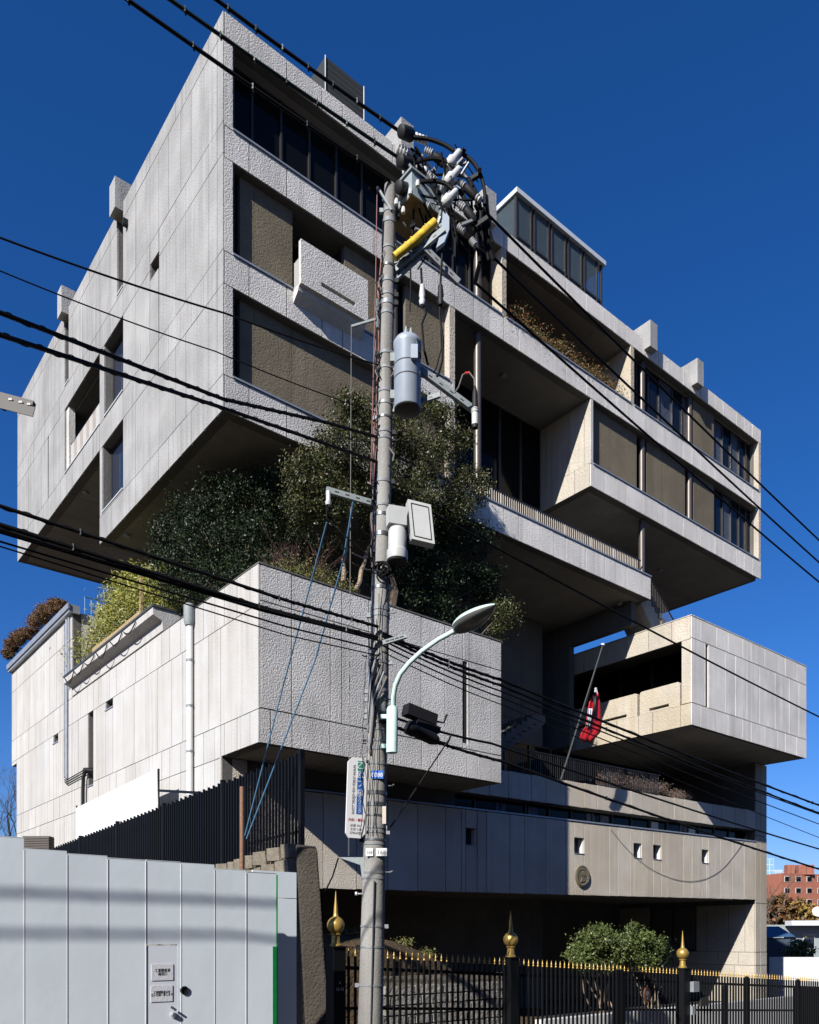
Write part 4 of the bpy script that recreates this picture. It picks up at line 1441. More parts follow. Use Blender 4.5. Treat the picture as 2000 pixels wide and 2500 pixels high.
RW = thing('block_wall', 'low retaining wall of pale rough stone blocks seen through the iron fence', 'wall', (2.0, -6.1, -1.5))
MB().box(.6, 4.9, -6.1, -5.95, -1.6, .85).build('wall_core', 'stone', RW)
concrete('pale_stone', (.34, .32, .29), (.5, .5, .5), .4, .05, 8, .25)
for k, me in enumerate(ssm):
    m2_ = me.copy()
    m2_.materials.clear()
    m2_.materials.append(M['pale_stone'])
    ssm[k] = m2_
for row in range(6):
    xq = .6 + .12 * (row % 2)
    while xq < 4.6:
        ln = random.uniform(.22, .34)
        stone(RW, xq + ln / 2, -6.13, -.55 + row * .22, ln - .02, .16, .2)
        xq += ln
LWm = MB().box(5.4, 27, -6.6, -6.3, -1.6, -.35)
lwo = LWm.build('garden_wall', 'white_paint', None)
tag(lwo, 'low white painted wall glimpsed through the iron gate', 'wall')
for (cl, lab) in (([(1410, 2330, .42), (1440, 2300, .5), (1470, 2290, .5), (1490, 2320, .5), (1430, 2350, .4), (1480, 2350, .42)], 'leafy green shrub behind the iron gate nearer the pole'),
                  ([(1530, 2305, .48), (1560, 2290, .45), (1590, 2310, .5), (1610, 2335, .42), (1550, 2345, .42), (1580, 2350, .4)], 'leafy green shrub behind the iron gate nearer the stone pier')):
    c0 = aty(cl[3][0], 2330, -4.6)
    sh_ = thing('green_shrub', lab, 'shrub', (c0.x, -4.6, -1.5), 'shrubs behind the gate')
    tm = MB()
    for k in range(9):
        tgt = aty(*cl[k % 6][:2], -4.6)
        limb(tm, (c0.x + random.uniform(-.3, .3), -4.6 + random.uniform(-.2, .2), -1.5), tgt, .03, .008, 5, .15, 5)
    tm.build('stems', 'bark_pale', sh_)
    cl2 = [(aty(u, v, -4.6), r * .85) for u, v, r in cl] + [(aty(u + random.uniform(-25, 25), v - random.uniform(5, 28), -4.6 + random.uniform(-.3, .3)), random.uniform(.1, .22)) for u, v, r in cl * 2]
    leaves('foliage', cl2, 9000, .085, 'leaf_shrub', sh_, .3, .5, 20, .36)

# ================================================================== background on the right and left
def facade(name, label, corners, depth, h0, h1, m, cols, rows_, wm, grp=None, winw=.5, winh=.45):
    a, b = corners
    B = thing(name, label, 'building', ((a.x + b.x) / 2, (a.y + b.y) / 2, h0), grp)
    d = (b - a)
    L = d.length
    d.normalize()
    nb = Vector((-d.y, d.x, 0))
    z0, z1 = h0, h1
    A0, B0 = Vector((a.x, a.y, 0)), Vector((b.x, b.y, 0))
    MB().hexa([A0 + UZ * z0, B0 + UZ * z0, B0 + nb * depth + UZ * z0, A0 + nb * depth + UZ * z0, A0 + UZ * z1, B0 + UZ * z1, B0 + nb * depth + UZ * z1, A0 + nb * depth + UZ * z1]).build('wall', m, B)
    cw, rh = L / cols, (z1 - z0) / rows_
    for r_ in range(rows_):
        for c_ in range(cols):
            cc = A0 + d * (c_ + .5) * cw + UZ * (z0 + (r_ + .5) * rh)
            wf = MB().obox(cc - nb * .03, d, nb, UZ, cw * winw * .5 + .06, .05, rh * winh * .5 + .06).build('window', 'white_paint' if wm != 'tower_glass' else 'tower_frame', B)
            MB().obox(cc - nb * .06, d, nb, UZ, cw * winw * .5, .05, rh * winh * .5).build('pane', random.choice([wm, wm, 'glass_blue']) if wm != 'tower_glass' else wm, wf)
    return B


D1 = 150
bb = facade('brick_apartments', 'red brick apartment block with small white framed windows in the distance', (at(1908, 2200, D1), at(2120, 2200, D1 + 6)), 12, at(0, 2330, D1).z, at(1930, 2132, D1).z, 'brick_red', 8, 7, 'glass_dark', None, .42, .42)
for u in (1928, 1955, 1975):
    p = at(u, 2128, D1 + 2)
    MB().obox(p + UZ * .3, RV, FV, UZ, .7, .7, .9).build('chimney', 'brick_red', bb)
tw = facade('glass_tower', 'slim pale blue glass tower far behind the brick apartments', (at(1868, 2150, 600), at(1890, 2150, 600)), 8, -2, at(1870, 2096, 600).z, 'tower_frame', 2, 14, 'tower_glass', None, .8, .85)
tw2 = facade('office_tower', 'pale distant office tower with many small windows beside the glass tower', (at(1889, 2150, 620), at(1911, 2150, 620)), 8, -2, at(1900, 2124, 620).z, 'tower_frame', 4, 12, 'tower_glass', None, .5, .5)
bh = facade('grey_building', 'pale grey flat roofed building beyond the white wall', (at(1850, 2300, 85), at(2100, 2300, 85)), 10, at(0, 2420, 85).z, at(1900, 2258, 85).z, 'clad_grey', 5, 2, 'glass_dark', None, .5, .4)
MB().beam(at(1925, 2254, 84), at(2060, 2254, 84), 1.5, .5).build('roof_parapet', 'white_paint', bh)
hb_ = thing('blue_shed', 'dark blue clad shed with a hipped blue metal roof', 'shed', at(1890, 2400, 60))
zb, ze, zt = at(0, 2440, 60).z, at(0, 2290, 60).z, at(0, 2262, 60).z
p0_, p1_ = at(1855, 2300, 60), at(1941, 2300, 60)
MB().obox(Vector(((p0_.x + p1_.x) / 2, (p0_.y + p1_.y) / 2, (zb + ze) / 2)) + FV * 2, RV, FV, UZ, (p1_ - p0_).length / 2, 2, (ze - zb) / 2).build('wall', 'clad_blue', hb_)
rf = MB()
e0, e1 = at(1850, 2290, 59.8), at(1943, 2287, 59.8)
r0, r1 = at(1855, 2262, 62), at(1902, 2262, 62)
rf.add([e0, e1, e1 + FV * 4.4, e0 + FV * 4.4, r0, r1], [(0, 1, 5, 4), (1, 2, 5), (2, 3, 4, 5), (3, 0, 4), (3, 2, 1, 0)])
rf.build('roof', 'roof_blue', hb_)
wwl = MB().beam(at(1881, 2400, 46), at(2150, 2400, 46), .3, at(0, 2337, 46).z - at(0, 2463, 46).z).build('site_wall', 'white_paint', None)
tag(wwl, 'tall plain white wall beyond the far end of the iron fence', 'wall')
for (cl, lab, m_, n) in (([(1880, 2240, 3), (1900, 2232, 3.2), (1922, 2222, 3.2), (1890, 2258, 3), (1910, 2255, 3)], 'russet brown tree in front of the brick apartments', 'leaf_russet', 5000),
                         ([(1948, 2232, 2.6), (1966, 2240, 2.6), (1985, 2250, 2.4), (1955, 2256, 2.6)], 'golden autumn tree in front of the brick apartments', 'leaf_autumn', 5000),
                         ([(1948, 2325, .9), (1958, 2318, .9), (1955, 2335, .8)], 'small dark green tree beside the blue shed', 'leaf_shrub', 1600)):
    dd = 125 if n > 2000 else 58
    c0 = at(cl[0][0] + 12, 2400, dd)
    tt = thing('autumn_tree' if n > 2000 else 'garden_tree', lab, 'tree', c0, 'trees in the far background')
    tm = MB()
    for (u, v, r) in cl:
        limb(tm, c0, at(u, v, dd), .25 if n > 2000 else .08, .05, 4, .1, 5)
    tm.build('trunk', 'bark', tt)
    leaves('crown', [(at(u, v, dd), r) for u, v, r in cl], n, .6 if n > 2000 else .22, m_, tt, .3, .6)
for k, (u, v, d, lab) in enumerate(((1876, 2330, 110, 'leafless grey tree rising below the glass tower'), (1895, 2330, 112, 'second leafless tree between the glass tower and the brick wall'))):
    tt = thing('bare_tree', lab, 'tree', at(u, v, d))
    tm = MB()
    bare(tm, at(u, v, d), Vector((0, 0, 1)), 5.5, .16, 4)
    tm.build('branches', 'bark', tt)
tt = thing('bare_tree', 'leafless winter tree beyond the far corner of the pale wall', 'tree', at(10, 2290, 45))
tm = MB()
for k in range(4):
    bare(tm, at(5 + k * 9, 2290, 45 + k), Vector((random.uniform(-.25, .25), 0, 1)).normalized(), 4.6, .11, 5)
tm.build('branches', 'bark', tt)
ac_ = thing('antenna', 'small white roof antenna dish on the grey building', 'antenna', at(1994, 2258, 84))
MB().lathe([(.05, 0), (.3, .08), (.55, .25), (.5, .26)], at(1996, 2228, 84), (-.6, -.5, .3), 16).build('dish', 'white_paint', ac_, True)
MB().tube([at(1998, 2256, 84), at(1997, 2228, 84)], .06, 6).build('mast', 'galv', ac_)

# ================================================================== utility pole
PB, PT = at(903, 2560, 12.3), at(953, 455, 12.3)
def pole(v, du=0, dd=0):
    f = (v - 2560) / (455 - 2560)
    p = PB.lerp(PT, f)
    return at(903 + 50 * f + du, v, 12.3 + dd)
def prad(v):
    f = (v - 2560) / (455 - 2560)
    return .192 + (.088 - .192) * f
PB = Vector((PB.x, PB.y, ground_h(PB.x, 0) + .1))
UP = thing('utility_pole', 'tapered concrete utility pole crowded with bands, bolts and wiring', 'utility pole', PB)
pts = [PB] + [pole(v) for v in np.linspace(2500, 455, 14)]
MB().tube(pts, [.192] + [prad(v) for v in np.linspace(2500, 455, 14)], 24).build('shaft', 'pole_concrete', UP, True)
PX = (PT - PB).normalized()
for v in (520, 545, 610, 655, 690, 725, 745, 770, 868, 905, 960, 990, 1025, 1060, 1075, 1180, 1240, 1262, 1310, 1440, 1490, 1505, 1620, 1690, 1710, 1738, 1752, 1768, 1785, 1812, 1830, 1868, 1938, 1966, 1993, 2022, 2033, 2052, 2062, 2131, 2145, 2262, 2312, 2405):
    hgt = random.choice([.03, .045, .06])
    c = pole(v)
    MB().lathe([(prad(v) + .003, -hgt / 2), (prad(v) + .009, -hgt / 2), (prad(v) + .009, hgt / 2), (prad(v) + .003, hgt / 2)], c, PX, 24).build('band', random.choice(['galv_band', 'galv_band', 'galv_band', 'steel', 'frame_grey']), UP, True)
    if random.random() < .7:
        sgn = random.choice([-1, 1])
        MB().obox(c + RV * sgn * (prad(v) + .03) - FV * .03, RV, FV, UZ, .03, .025, .03).build('bracket_bolt', random.choice(['steel', 'rubber', 'galv']), UP)
for i, v in enumerate(range(1080, 2200, 105)):
    c = pole(v)
    s = -1 if i % 2 else 1
    a = c + RV * s * (prad(v) - .02) - FV * .05
    MB().tube([a, a + RV * s * .1 - UZ * .0, a + RV * s * .13 + UZ * .02], .011, 6).build('step_bolt', 'steel' if i % 3 else 'rubber', UP)
q = pole(2183) - RV * .2 - FV * .08
MB().tube([q - RV * .05, q + RV * .06], .012, 6).lathe([(.03, 0), (.03, .03)], q - RV * .07, RV, 10).build('step_bolt', 'white_paint', UP)
# dark vertical strap and wires that run up the pole
def along(vs, du, dd, r, m, name='wire', wob=3):
    pts = [pole(v, du + random.uniform(-wob, wob), dd) for v in vs]
    return MB().tube(pts, r, 6).build(name, m, UP, True)
along(np.linspace(2560, 2150, 8), 1, -.2, .011, 'frame_grey', 'strap', 0)
for k in range(6):
    along(np.linspace(1385, 540 + 60 * k, 16), -17 - 2 * k, -.06 + .02 * k, random.choice([.008, .011, .014]), ['cable', 'wire_pink', 'wire_pink', 'cable', 'wire_grey', 'cable'][k], 'wire', 3.5)
for k in range(5):
    along(np.linspace(2040, 1400 + 50 * k, 16), 2 - 9 * k, -.19, random.choice([.005, .007]), random.choice(['cable', 'wire_grey']), 'wire', 4)
for k in range(7):
    v0, v1 = 1580 + 12 * k, 1690 + 25 * k
    pts = [pole(v0, -22 + k * 7, -.18), pole((v0 + v1) / 2 - 20, -10 + k * 2 - 12, -.22), pole(v1, -24 + k, -.17)]
    MB().tube(pts, .014, 6).build('wire', random.choice(['wire_grey', 'cable', 'sill_metal']), UP, True)
for k in range(40):
    v = random.uniform(560, 1480)
    s = random.choice([-1, 1, -1])
    a = pole(v, s * random.uniform(10, 20), -.1)
    b = pole(v + random.uniform(15, 60), s * random.uniform(12, 26), -.12)
    MB().tube([a, a.lerp(b, .5) + RV * s * random.uniform(.02, .08), b], random.uniform(.006, .014), 5).build('wire', random.choice(['cable', 'cable', 'wire_grey', 'cable_green']), UP, True)
# brackets
def arm(a, b, wd=.06, ht=.07, m='galv', name='crossarm', holes=True):
    o = MB().beam(a, b, wd, ht).build(name, m, UP)
    if holes:
        d = (b - a)
        for f in (.2, .4, .6, .8):
            c = a + d * f - FV * (wd / 2 + .002)
            MB().beam(c - d.normalized() * .03, c + d.normalized() * .03, .004, .018).build('slot', 'frame_dark', o)
    return o
arm(at(797, 1196, 12.0), pole(1233, -10), .05, .085)
MB().lathe([(.035, 0), (.035, -.14), (.05, -.15), (.04, -.2)], at(802, 1200, 11.95), UZ, 10).build('insulator', 'porcelain', UP, True)
arm(at(858, 797, 12.2), at(922, 778, 12.25), .03, .03, holes=False)
MB().beam(at(922, 800, 12.25), at(922, 730, 12.25), .03, .03).build('crossarm', 'galv', UP)
MB().tube([at(858, 797, 12.2), at(852, 2055, 12.2)], .006, 5).build('earth_wire', 'wire_grey', UP)
MB().tube([at(852, 2050, 12.2), at(852, 2090, 12.2)], .014, 6).build('turnbuckle', 'frame_grey', UP)
MB().prism([at(826, 2093, 12.2), at(890, 2093, 12.2), at(890, 2148, 12.2), at(883, 2140, 12.2), at(880, 2112, 12.2)], FV * .04).build('bracket', 'galv', UP)
arm(at(922, 457, 12.2), at(955, 513, 12.2), .03, .03, holes=False)
MB().tube([at(921, 458, 12.2), at(917, 700, 12.2), at(905, 1185, 12.2)], .006, 5).build('earth_wire', 'wire_pink', UP)
arm(at(1025, 903, 12.1), at(1153, 998, 12.4), .07, .09)
arm(pole(1003, 15), at(1075, 964, 12.2), .05, .07)
arm(pole(890, 12), at(1040, 915, 12.15), .06, .08)
arm(at(965, 660, 12.3), at(1085, 560, 12.2), .06, .08)
arm(at(955, 690, 12.35), at(1048, 605, 12.3), .05, .07)
arm(at(1030, 600, 12.25), at(1120, 690, 12.4), .06, .09, 'galv_band')
arm(at(948, 645, 12.3), at(1010, 628, 12.25), .05, .06)
arm(at(935, 1570, 12.1), at(992, 1553, 12.1), .06, .06)

# ---- equipment hung on the pole
def ribbed(mb, a, b, r, n=4):
    a, b = Vector(a), Vector(b)
    L = (b - a).length
    prof = []
    for k in range(n):
        h = L * k / n
        prof += [(r * .62, h), (r, h + L / n * .3), (r, h + L / n * .5), (r * .62, h + L / n * .85)]
    mb.lathe(prof, a, (b - a), 12)
    return mb
sb = thing('switch_box', 'grey pole top switch tank with a brown underside and yellow pipe', 'switch', at(1015, 560, 12.4))
c = at(1013, 512, 12.55)
MB().obox(c, ex, Vector((0, 1, 0)), UZ, .33, .33, .17).build('tank', 'box_grey', sb)
MB().obox(c - UZ * .178, ex, Vector((0, 1, 0)), UZ, .325, .325, .006).build('base_plate', 'box_under', sb)
MB().obox(c + UZ * .19, ex, Vector((0, 1, 0)), UZ, .36, .36, .015).build('lid', 'galv', sb)
MB().obox(c + UZ * .5 + RV * .0, ex, Vector((0, 1, 0)), UZ, .15, .12, .26).build('control_box', 'box_white', sb)
MB().tube([at(963, 628, 12.15), at(1010, 590, 12.15), at(1062, 543, 12.2)], [.058, .06, .064], 16).build('pipe', 'yellow', sb, True)
for f in (.3, .45, .75):
    q = at(963, 628, 12.15).lerp(at(1062, 543, 12.2), f)
    MB().lathe([(.066, -.008), (.066, .008)], q, at(1062, 543, 12.2) - at(963, 628, 12.15), 16).build('pipe_ring', 'yellow', sb, True)
MB().prism([at(1082, 505, 12.2), at(1097, 530, 12.2), at(1097, 560, 12.2), at(1085, 590, 12.2), at(1065, 605, 12.2), at(1078, 560, 12.2)], FV * .08).build('cable_shield', 'trafo_grey', sb)
for k, (u, v) in enumerate(((968, 500), (985, 520), (1002, 475), (1020, 455))):
    MB().lathe([(.03, 0), (.035, .05), (.02, .09)], at(u, v, 12.1), UZ, 8).build('bushing', 'porcelain', sb, True)
for k, (ua, va, ub, vb) in enumerate(((1092, 408, 1118, 375), (1090, 448, 1118, 415), (1082, 500, 1115, 465))):
    t_ = thing('cable_bushing', 'white porcelain cable bushing on the switch', 'bushing', at(ua, va, 12.2), 'bushings on the switch')
    t_['label'] = ['topmost', 'middle', 'lowest'][k] + ' of the white porcelain cable bushings beside the switch tank'
    a, b = at(ua, va, 12.25), at(ub, vb, 12.2)
    MB().lathe([(.05, 0), (.075, .03), (.08, .12), (.05, .16), (.045, .26), (.03, .28)], a, b - a, 14).build('cup', 'porcelain', t_, True)
    MB().tube([b - RV * .05 + UZ * .05, b + UZ * .07, b + RV * .06 + UZ * .03], .01, 6).build('clip', 'steel', t_)
    MB().tube([at(ua - 16, va + 60, 12.4), a], .03, 8).build('stem', 'galv', t_)
for k, (u, v, zz) in enumerate(((995, 325, 0), (992, 392, 0), (988, 455, 0))):
    t_ = thing('strain_insulator', ['topmost', 'middle', 'lowest'][k] + ' black sleeved strain insulator holding a high voltage line', 'insulator', at(u, v, 12.2), 'strain insulators')
    a = at(u - 18, v - 6 + 6 * (k > 0), 12.1)
    b = at(u + 18, v + 8 + 6 * (k > 0), 12.3)
    MB().lathe([(.05, 0), (.085, .02), (.09, .22), (.07, .26), (.04, .28)], a, b - a, 14).build('sleeve', 'rubber', t_, True)
    ribbed(MB(), b, b + (b - a) * .9, .055, 4).build('discs', 'porcelain', t_, True)
for k, (ua, va, ub, vb) in enumerate(((970, 365, 1000, 378), (975, 470, 992, 492), (1038, 365, 1058, 375), (1045, 425, 1062, 440), (1030, 495, 1050, 505), (1118, 440, 1136, 455), (1118, 495, 1136, 510), (1150, 470, 1175, 490), (1118, 552, 1135, 565), (1150, 585, 1162, 600))):
    t_ = MB()
    ribbed(t_, at(ua, va, 12.3), at(ub, vb, 12.3), .05 if k > 1 else .075, 4)
    o_ = t_.build('pin_insulator', 'porcelain', None, True)
    tag(o_, 'small white ribbed pin insulator among the pole top wiring', 'insulator', 'pin insulators')
for k, (ua, va, ub, vb) in enumerate(((1136, 455, 1165, 485), (1136, 510, 1160, 540), (1058, 378, 1085, 400))):
    o_ = MB().lathe([(.03, 0), (.06, .03), (.06, .2), (.03, .25)], at(ua, va, 12.3), at(ub, vb, 12.3) - at(ua, va, 12.3), 12).build('line_sleeve', 'rubber', None, True)
    tag(o_, 'short black cable sleeve beside the pin insulators', 'sleeve', 'cable sleeves at the pole top')
arrs = MB()
for k in range(34):
    hw = MB()
    c = at(random.uniform(985, 1150), random.uniform(380, 570), 12.3 + random.uniform(-.15, .3))
    dv = Vector((random.uniform(-1, 1), random.uniform(-1, 1), random.uniform(-1, 1))).normalized()
    hw.beam(c, c + dv * random.uniform(.06, .22), random.uniform(.015, .04), random.uniform(.015, .05))
    hw.build('fitting', 'steel', UP)
for k in range(46):
    hw = MB()
    c = at(random.uniform(965, 1175), random.uniform(370, 600), 12.35 + random.uniform(-.1, .35))
    dv = Vector((random.uniform(-1, 1), random.uniform(-1, 1), random.uniform(-1, 1))).normalized()
    hw.beam(c, c + dv * random.uniform(.08, .26), random.uniform(.02, .06), random.uniform(.02, .06))
    hw.build('fitting', 'rubber', UP)
for k in range(26):
    a = at(random.uniform(960, 1110), random.uniform(340, 520), 12.2 + random.uniform(-.1, .3))
    b = at(random.uniform(1000, 1190), random.uniform(430, 680), 12.4 + random.uniform(-.1, .4))
    m_ = a.lerp(b, .5) + RV * random.uniform(-.1, .25) + UZ * random.uniform(-.2, .1)
    P = [(a * (1 - f) ** 2 + m_ * 2 * f * (1 - f) + b * f * f) for f in np.linspace(0, 1, 9)]
    MB().tube(P, random.choice([.008, .012, .018]), 6).build('wire', 'cable', UP, True)
for k in range(16):
    a = at(random.uniform(1150, 1185), random.uniform(470, 520), 12.5)
    b = at(random.uniform(1165, 1205), random.uniform(570, 640), 12.6)
    MB().tube([a, a.lerp(b, .5) + RV * random.uniform(-.05, .08), b], random.choice([.014, .022, .028]), 6).build('wire', 'cable', UP, True)

tf = thing('transformer', 'blue grey cylindrical transformer strapped to the pole', 'transformer', at(995, 1005, 12.1))
cc = at(995, 1000, 12.1)
MB().lathe([(.19, 0), (.2, .015), (.2, .9), (.21, .92), (.21, .97), (.18, 1.02), (.05, 1.05)], cc, UZ, 28).build('tank', 'trafo_grey', tf, True)
MB().lathe([(.198, 0), (.19, -.015), (.1, -.03)], cc, UZ, 28).build('underside', 'frame_dark', tf, True)
for z in (.42, .62):
    MB().lathe([(.201, 0), (.205, .01), (.201, .02)], cc + UZ * z, UZ, 28).build('band', 'frame_grey', tf, True)
for z in (.2, .75):
    MB().obox(cc - RV * .22 + UZ * z, RV, FV, UZ, .035, .05, .06).build('mount', 'galv', tf)
for du, z in ((.05, .98), (-.02, 1.0), (.12, .85)):
    MB().lathe([(.03, 0), (.035, .05), (.02, .1), (.012, .14)], cc + RV * du - FV * .12 + UZ * z, UZ, 8).build('bushing', 'galv', tf, True)
MB().obox(cc + RV * .1 - FV * .2 + UZ * .7, RV, FV, UZ, .05, .04, .1).build('tap_box', 'trafo_grey', tf)
for k, (u, v0, vm, v1, lab) in enumerate(((1019, 870, 905, 948, 'white and black lightning arrester beside the transformer'), (1160, 950, 998, 1037, 'white and black lightning arrester at the crossarm tip'))):
    t_ = thing('arrester', lab, 'arrester', at(u, v1, 12.05), 'lightning arresters')
    a, m_, b = at(u, v1, 12.05), at(u, vm, 12.05), at(u, v0, 12.05)
    L1 = (m_ - a).length
    MB().lathe([(.03, -.06), (.045, -.05), (.045, 0)], a, UZ, 12).build('foot', 'rubber', t_, True)
    MB().lathe([(.048, 0), (.05, L1 * .6), (.05, L1 * .7)], a, UZ, 14).build('body', 'porcelain', t_, True)
    MB().lathe([(.052, L1 * .72), (.062, L1 * .8), (.05, L1 * .88), (.06, L1 * .95), (.04, L1 * 1.05)], a, UZ, 14).build('shed', 'porcelain', t_, True)
    MB().lathe([(.045, 0), (.04, (b - m_).length * .7), (.015, (b - m_).length * 1.1)], m_ + UZ * .02, UZ, 12).build('boot', 'rubber', t_, True)
MB().tube([at(1160, 955, 12.05), at(1158, 925, 12.05), at(1145, 908, 12.05), at(1130, 915, 12.05), at(1120, 945, 12.1), at(1110, 960, 12.15)], .011, 6).build('jumper', 'wire_grey', UP, True)
MB().lathe([(.018, -.03), (.018, .03)], at(1140, 911, 12.05), RV, 8).build('phase_marker', 'wire_red', UP, True)
MB().tube([at(1004, 880, 11.95), at(1006, 840, 11.95), at(1016, 822, 11.95), at(1024, 835, 11.95), at(1027, 875, 12.0)], .012, 6).build('jumper', 'cable', UP, True)
# dropping cables with terminations right of the pole
for k, pth in enumerate(([(1028, 655), (1030, 690), (1032, 738), (1040, 765), (1030, 790), (1035, 850), (1045, 890)], [(1080, 620), (1076, 680), (1075, 738), (1074, 770), (1082, 830), (1080, 880), (1070, 915), (1062, 925)], [(1075, 770), (1078, 850), (1065, 900), (1058, 910)], [(1003, 655), (1003, 700), (1001, 760)])):
    MB().tube([at(u, v, 12.2) for u, v in pth], .018 if k < 2 else .011, 7).build('drop_cable', 'cable', UP, True)
for u, v0, v1 in ((1031, 690, 745), (1076, 660, 745)):
    o_ = MB().lathe([(.035, 0), (.05, .06), (.035, .1), (.05, .14), (.03, .3)], at(u, v1, 12.18), UZ, 12).build('cable_head', 'rubber' if u > 1050 else 'porcelain', None, True)
    o_.name = 'hanging_termination'
    tag(o_, 'black cable termination hanging right of the pole' if u > 1050 else 'pale cable termination hanging close to the pole', 'cable head')

wb1 = thing('terminal_box', 'small white plastic box on the pole with dark lettering', 'box', at(967, 1285, 11.95))
MB().obox(at(968, 1263, 11.95), (RV * .95 + FV * .3).normalized(), (FV * .95 - RV * .3).normalized(), UZ, .135, .08, .13).build('body', 'box_white', wb1)
cbx = thing('cable_cabinet', 'large tilted white cabinet with a dark outlined lid beside the pole', 'cabinet', at(1025, 1330, 12.0))
tilt = (UZ * .99 - RV * .1).normalized()
rgt = (RV * .93 + FV * .2 - UZ * .12).normalized()
fwd = rgt.cross(tilt) * -1
MB().obox(at(1026, 1280, 12.05), rgt, fwd, tilt, .175, .08, .29).build('body', 'box_white', cbx)
for s1, s2, l1, l2 in ((1, 0, .004, .24), (-1, 0, .004, .24), (0, 1, .13, .004), (0, -1, .13, .004)):
    MB().obox(at(1026, 1280, 12.05) - fwd * .083 + rgt * (.13 * s1) + tilt * (.24 * s2), rgt, fwd, tilt, max(l1, .006), .004, max(l2, .006)).build('lid_seam', 'frame_dark', cbx)
cyl = thing('splice_canister', 'white cylindrical canister hanging on the pole below the box', 'canister', at(970, 1370, 11.95))
MB().lathe([(.15, 0), (.155, .02), (.155, .13), (.135, .15), (.13, .42), (.11, .46), (.05, .47)], at(970, 1368, 11.95), UZ, 24).build('shell', 'box_white', cyl, True)
MB().lathe([(.14, -.03), (.15, -.001)], at(970, 1368, 11.95), UZ, 24).build('base', 'rubber', cyl, True)
for k in range(7):
    n_ = 22
    rr_ = random.uniform(.07, .13)
    c = pole(1388, random.uniform(-12, 18), -.17 - .01 * k)
    ring = [c + RV * rr_ * math.cos(2 * math.pi * q / n_) + UZ * rr_ * .85 * math.sin(2 * math.pi * q / n_) - FV * .02 * math.sin(q) for q in range(n_ + 1)]
    MB().tube(ring, .013, 6).build('cable_coil', 'cable', UP, True)

# street lamp
SLm = thing('street_lamp', 'pale mint green street lamp curving up from the utility pole', 'street lamp', at(958, 1838, 12.0))
MB().tube([at(957, 1838, 12.0), at(958, 1732, 12.0), at(958, 1726, 12.0)], [.083, .083, .066], 18).build('ballast_case', 'mint', SLm, True)
MB().tube([at(*q_, 12.0 - i * .07) for i, q_ in enumerate(((960, 1728), (961, 1700), (966, 1672), (978, 1645), (1000, 1618), (1030, 1590), (1070, 1562), (1125, 1532)))], [.038, .036, .036, .036, .036, .035, .034, .036], 14).build('arm', 'mint', SLm, True)
for v in (1750, 1822):
    MB().obox(at(940, v, 12.1), RV, FV, UZ, .06, .03, .03).build('clamp', 'mint', SLm)
A, B = at(1118, 1537, 11.5), at(1210, 1476, 10.75)
ax = (B - A).normalized()
side = ax.cross(UZ).normalized()
upv = side.cross(ax).normalized()
L = (B - A).length
def shell(z_sgn, m, name, hts):
    P, fs = [], []
    st = 14
    nn = 10
    for i in range(st + 1):
        f = i / st
        wv = .175 * max(.0, math.sin(math.pi * min(1, .12 + .88 * f ** .8))) ** .75 + .012
        h = hts * max(0, math.sin(math.pi * min(1, .16 + .84 * f ** .85))) ** .7 + .01
        for k in range(nn + 1):
            a = math.pi * k / nn
            P.append(A + ax * (L * f) + side * (wv * math.cos(a)) + upv * (z_sgn * h * math.sin(a)))
    w_ = nn + 1
    for i in range(st):
        for k in range(nn):
            fs.append((i * w_ + k, i * w_ + k + 1, (i + 1) * w_ + k + 1, (i + 1) * w_ + k))
    return MB().add(P, fs).build(name, m, SLm, True)
shell(1, 'mint', 'housing', .10)
shell(-1, 'lamp_glass', 'lens', .085)
MB().tube([A - ax * .1, A + ax * .1], [.036, .06], 12).build('neck', 'mint', SLm, True)

# advertising plate
AD = thing('pole_sign', 'tall white advertising plate with blue and green lettering fixed beside the pole', 'sign', at(875, 2045, 12.1))
rgt = (RV * .88 + FV * .47).normalized()
nrm_ = rgt.cross(UZ)
cA = at(871, 1948, 12.1)
w2, h2, ch = .155, .595, .07
tlt = (UZ + RV * .035).normalized()
def adp(a, b, o=0): return cA + rgt * a + tlt * b + nrm_ * o
MB().prism([adp(-w2, -h2 + ch), adp(-w2 + ch * .7, -h2), adp(w2 - ch, -h2), adp(w2, -h2 + ch), adp(w2, h2 - ch * .6), adp(w2 - ch * .4, h2), adp(-w2 + ch, h2), adp(-w2, h2 - ch)], nrm_ * -.03).build('plate', 'plate_white', AD)
def strip(a0, a1, b0, b1, m, nm, o=.003):
    MB().prism([adp(a0, b0, o), adp(a1, b0, o), adp(a1, b1, o), adp(a0, b1, o)], nrm_ * -.002).build(nm, m, AD)
strip(.0, .1, .40, .55, 'print_green', 'green_field')
strip(.0, .1, -.24, .40, 'print_blue', 'blue_field')
for k, ch_ in enumerate('乙欧フ桜'):
    text('lettering', ch_, .12, adp(.05, .475 - k * .135, .004), rgt, tlt, 'plate_white', AD)
for k, ch_ in enumerate('クリニック'):
    text('lettering', ch_, .062, adp(.05, -.005 - k * .05, .004), rgt, tlt, 'plate_white', AD)
text('web_address', 'www.mita-oa-clinic.com', .085, adp(-.05, .12, .004), tlt * -1, rgt, 'print_grey', AD, .88)
text('lettering', '内科・眼科', .05, adp(-.0, -.33, .004), rgt, tlt, 'print_red', AD)
for k, s_ in enumerate(('診療 10-7', '土日 1-24', '5730-6722')):
    text('lettering', s_, .045, adp(-.0, -.41 - k * .055, .004), rgt, tlt, 'print_grey', AD)
for v in (1858, 2030):
    MB().beam(at(893, v, 12.15), pole(v, -8), .03, .03).build('bracket', 'steel', AD)
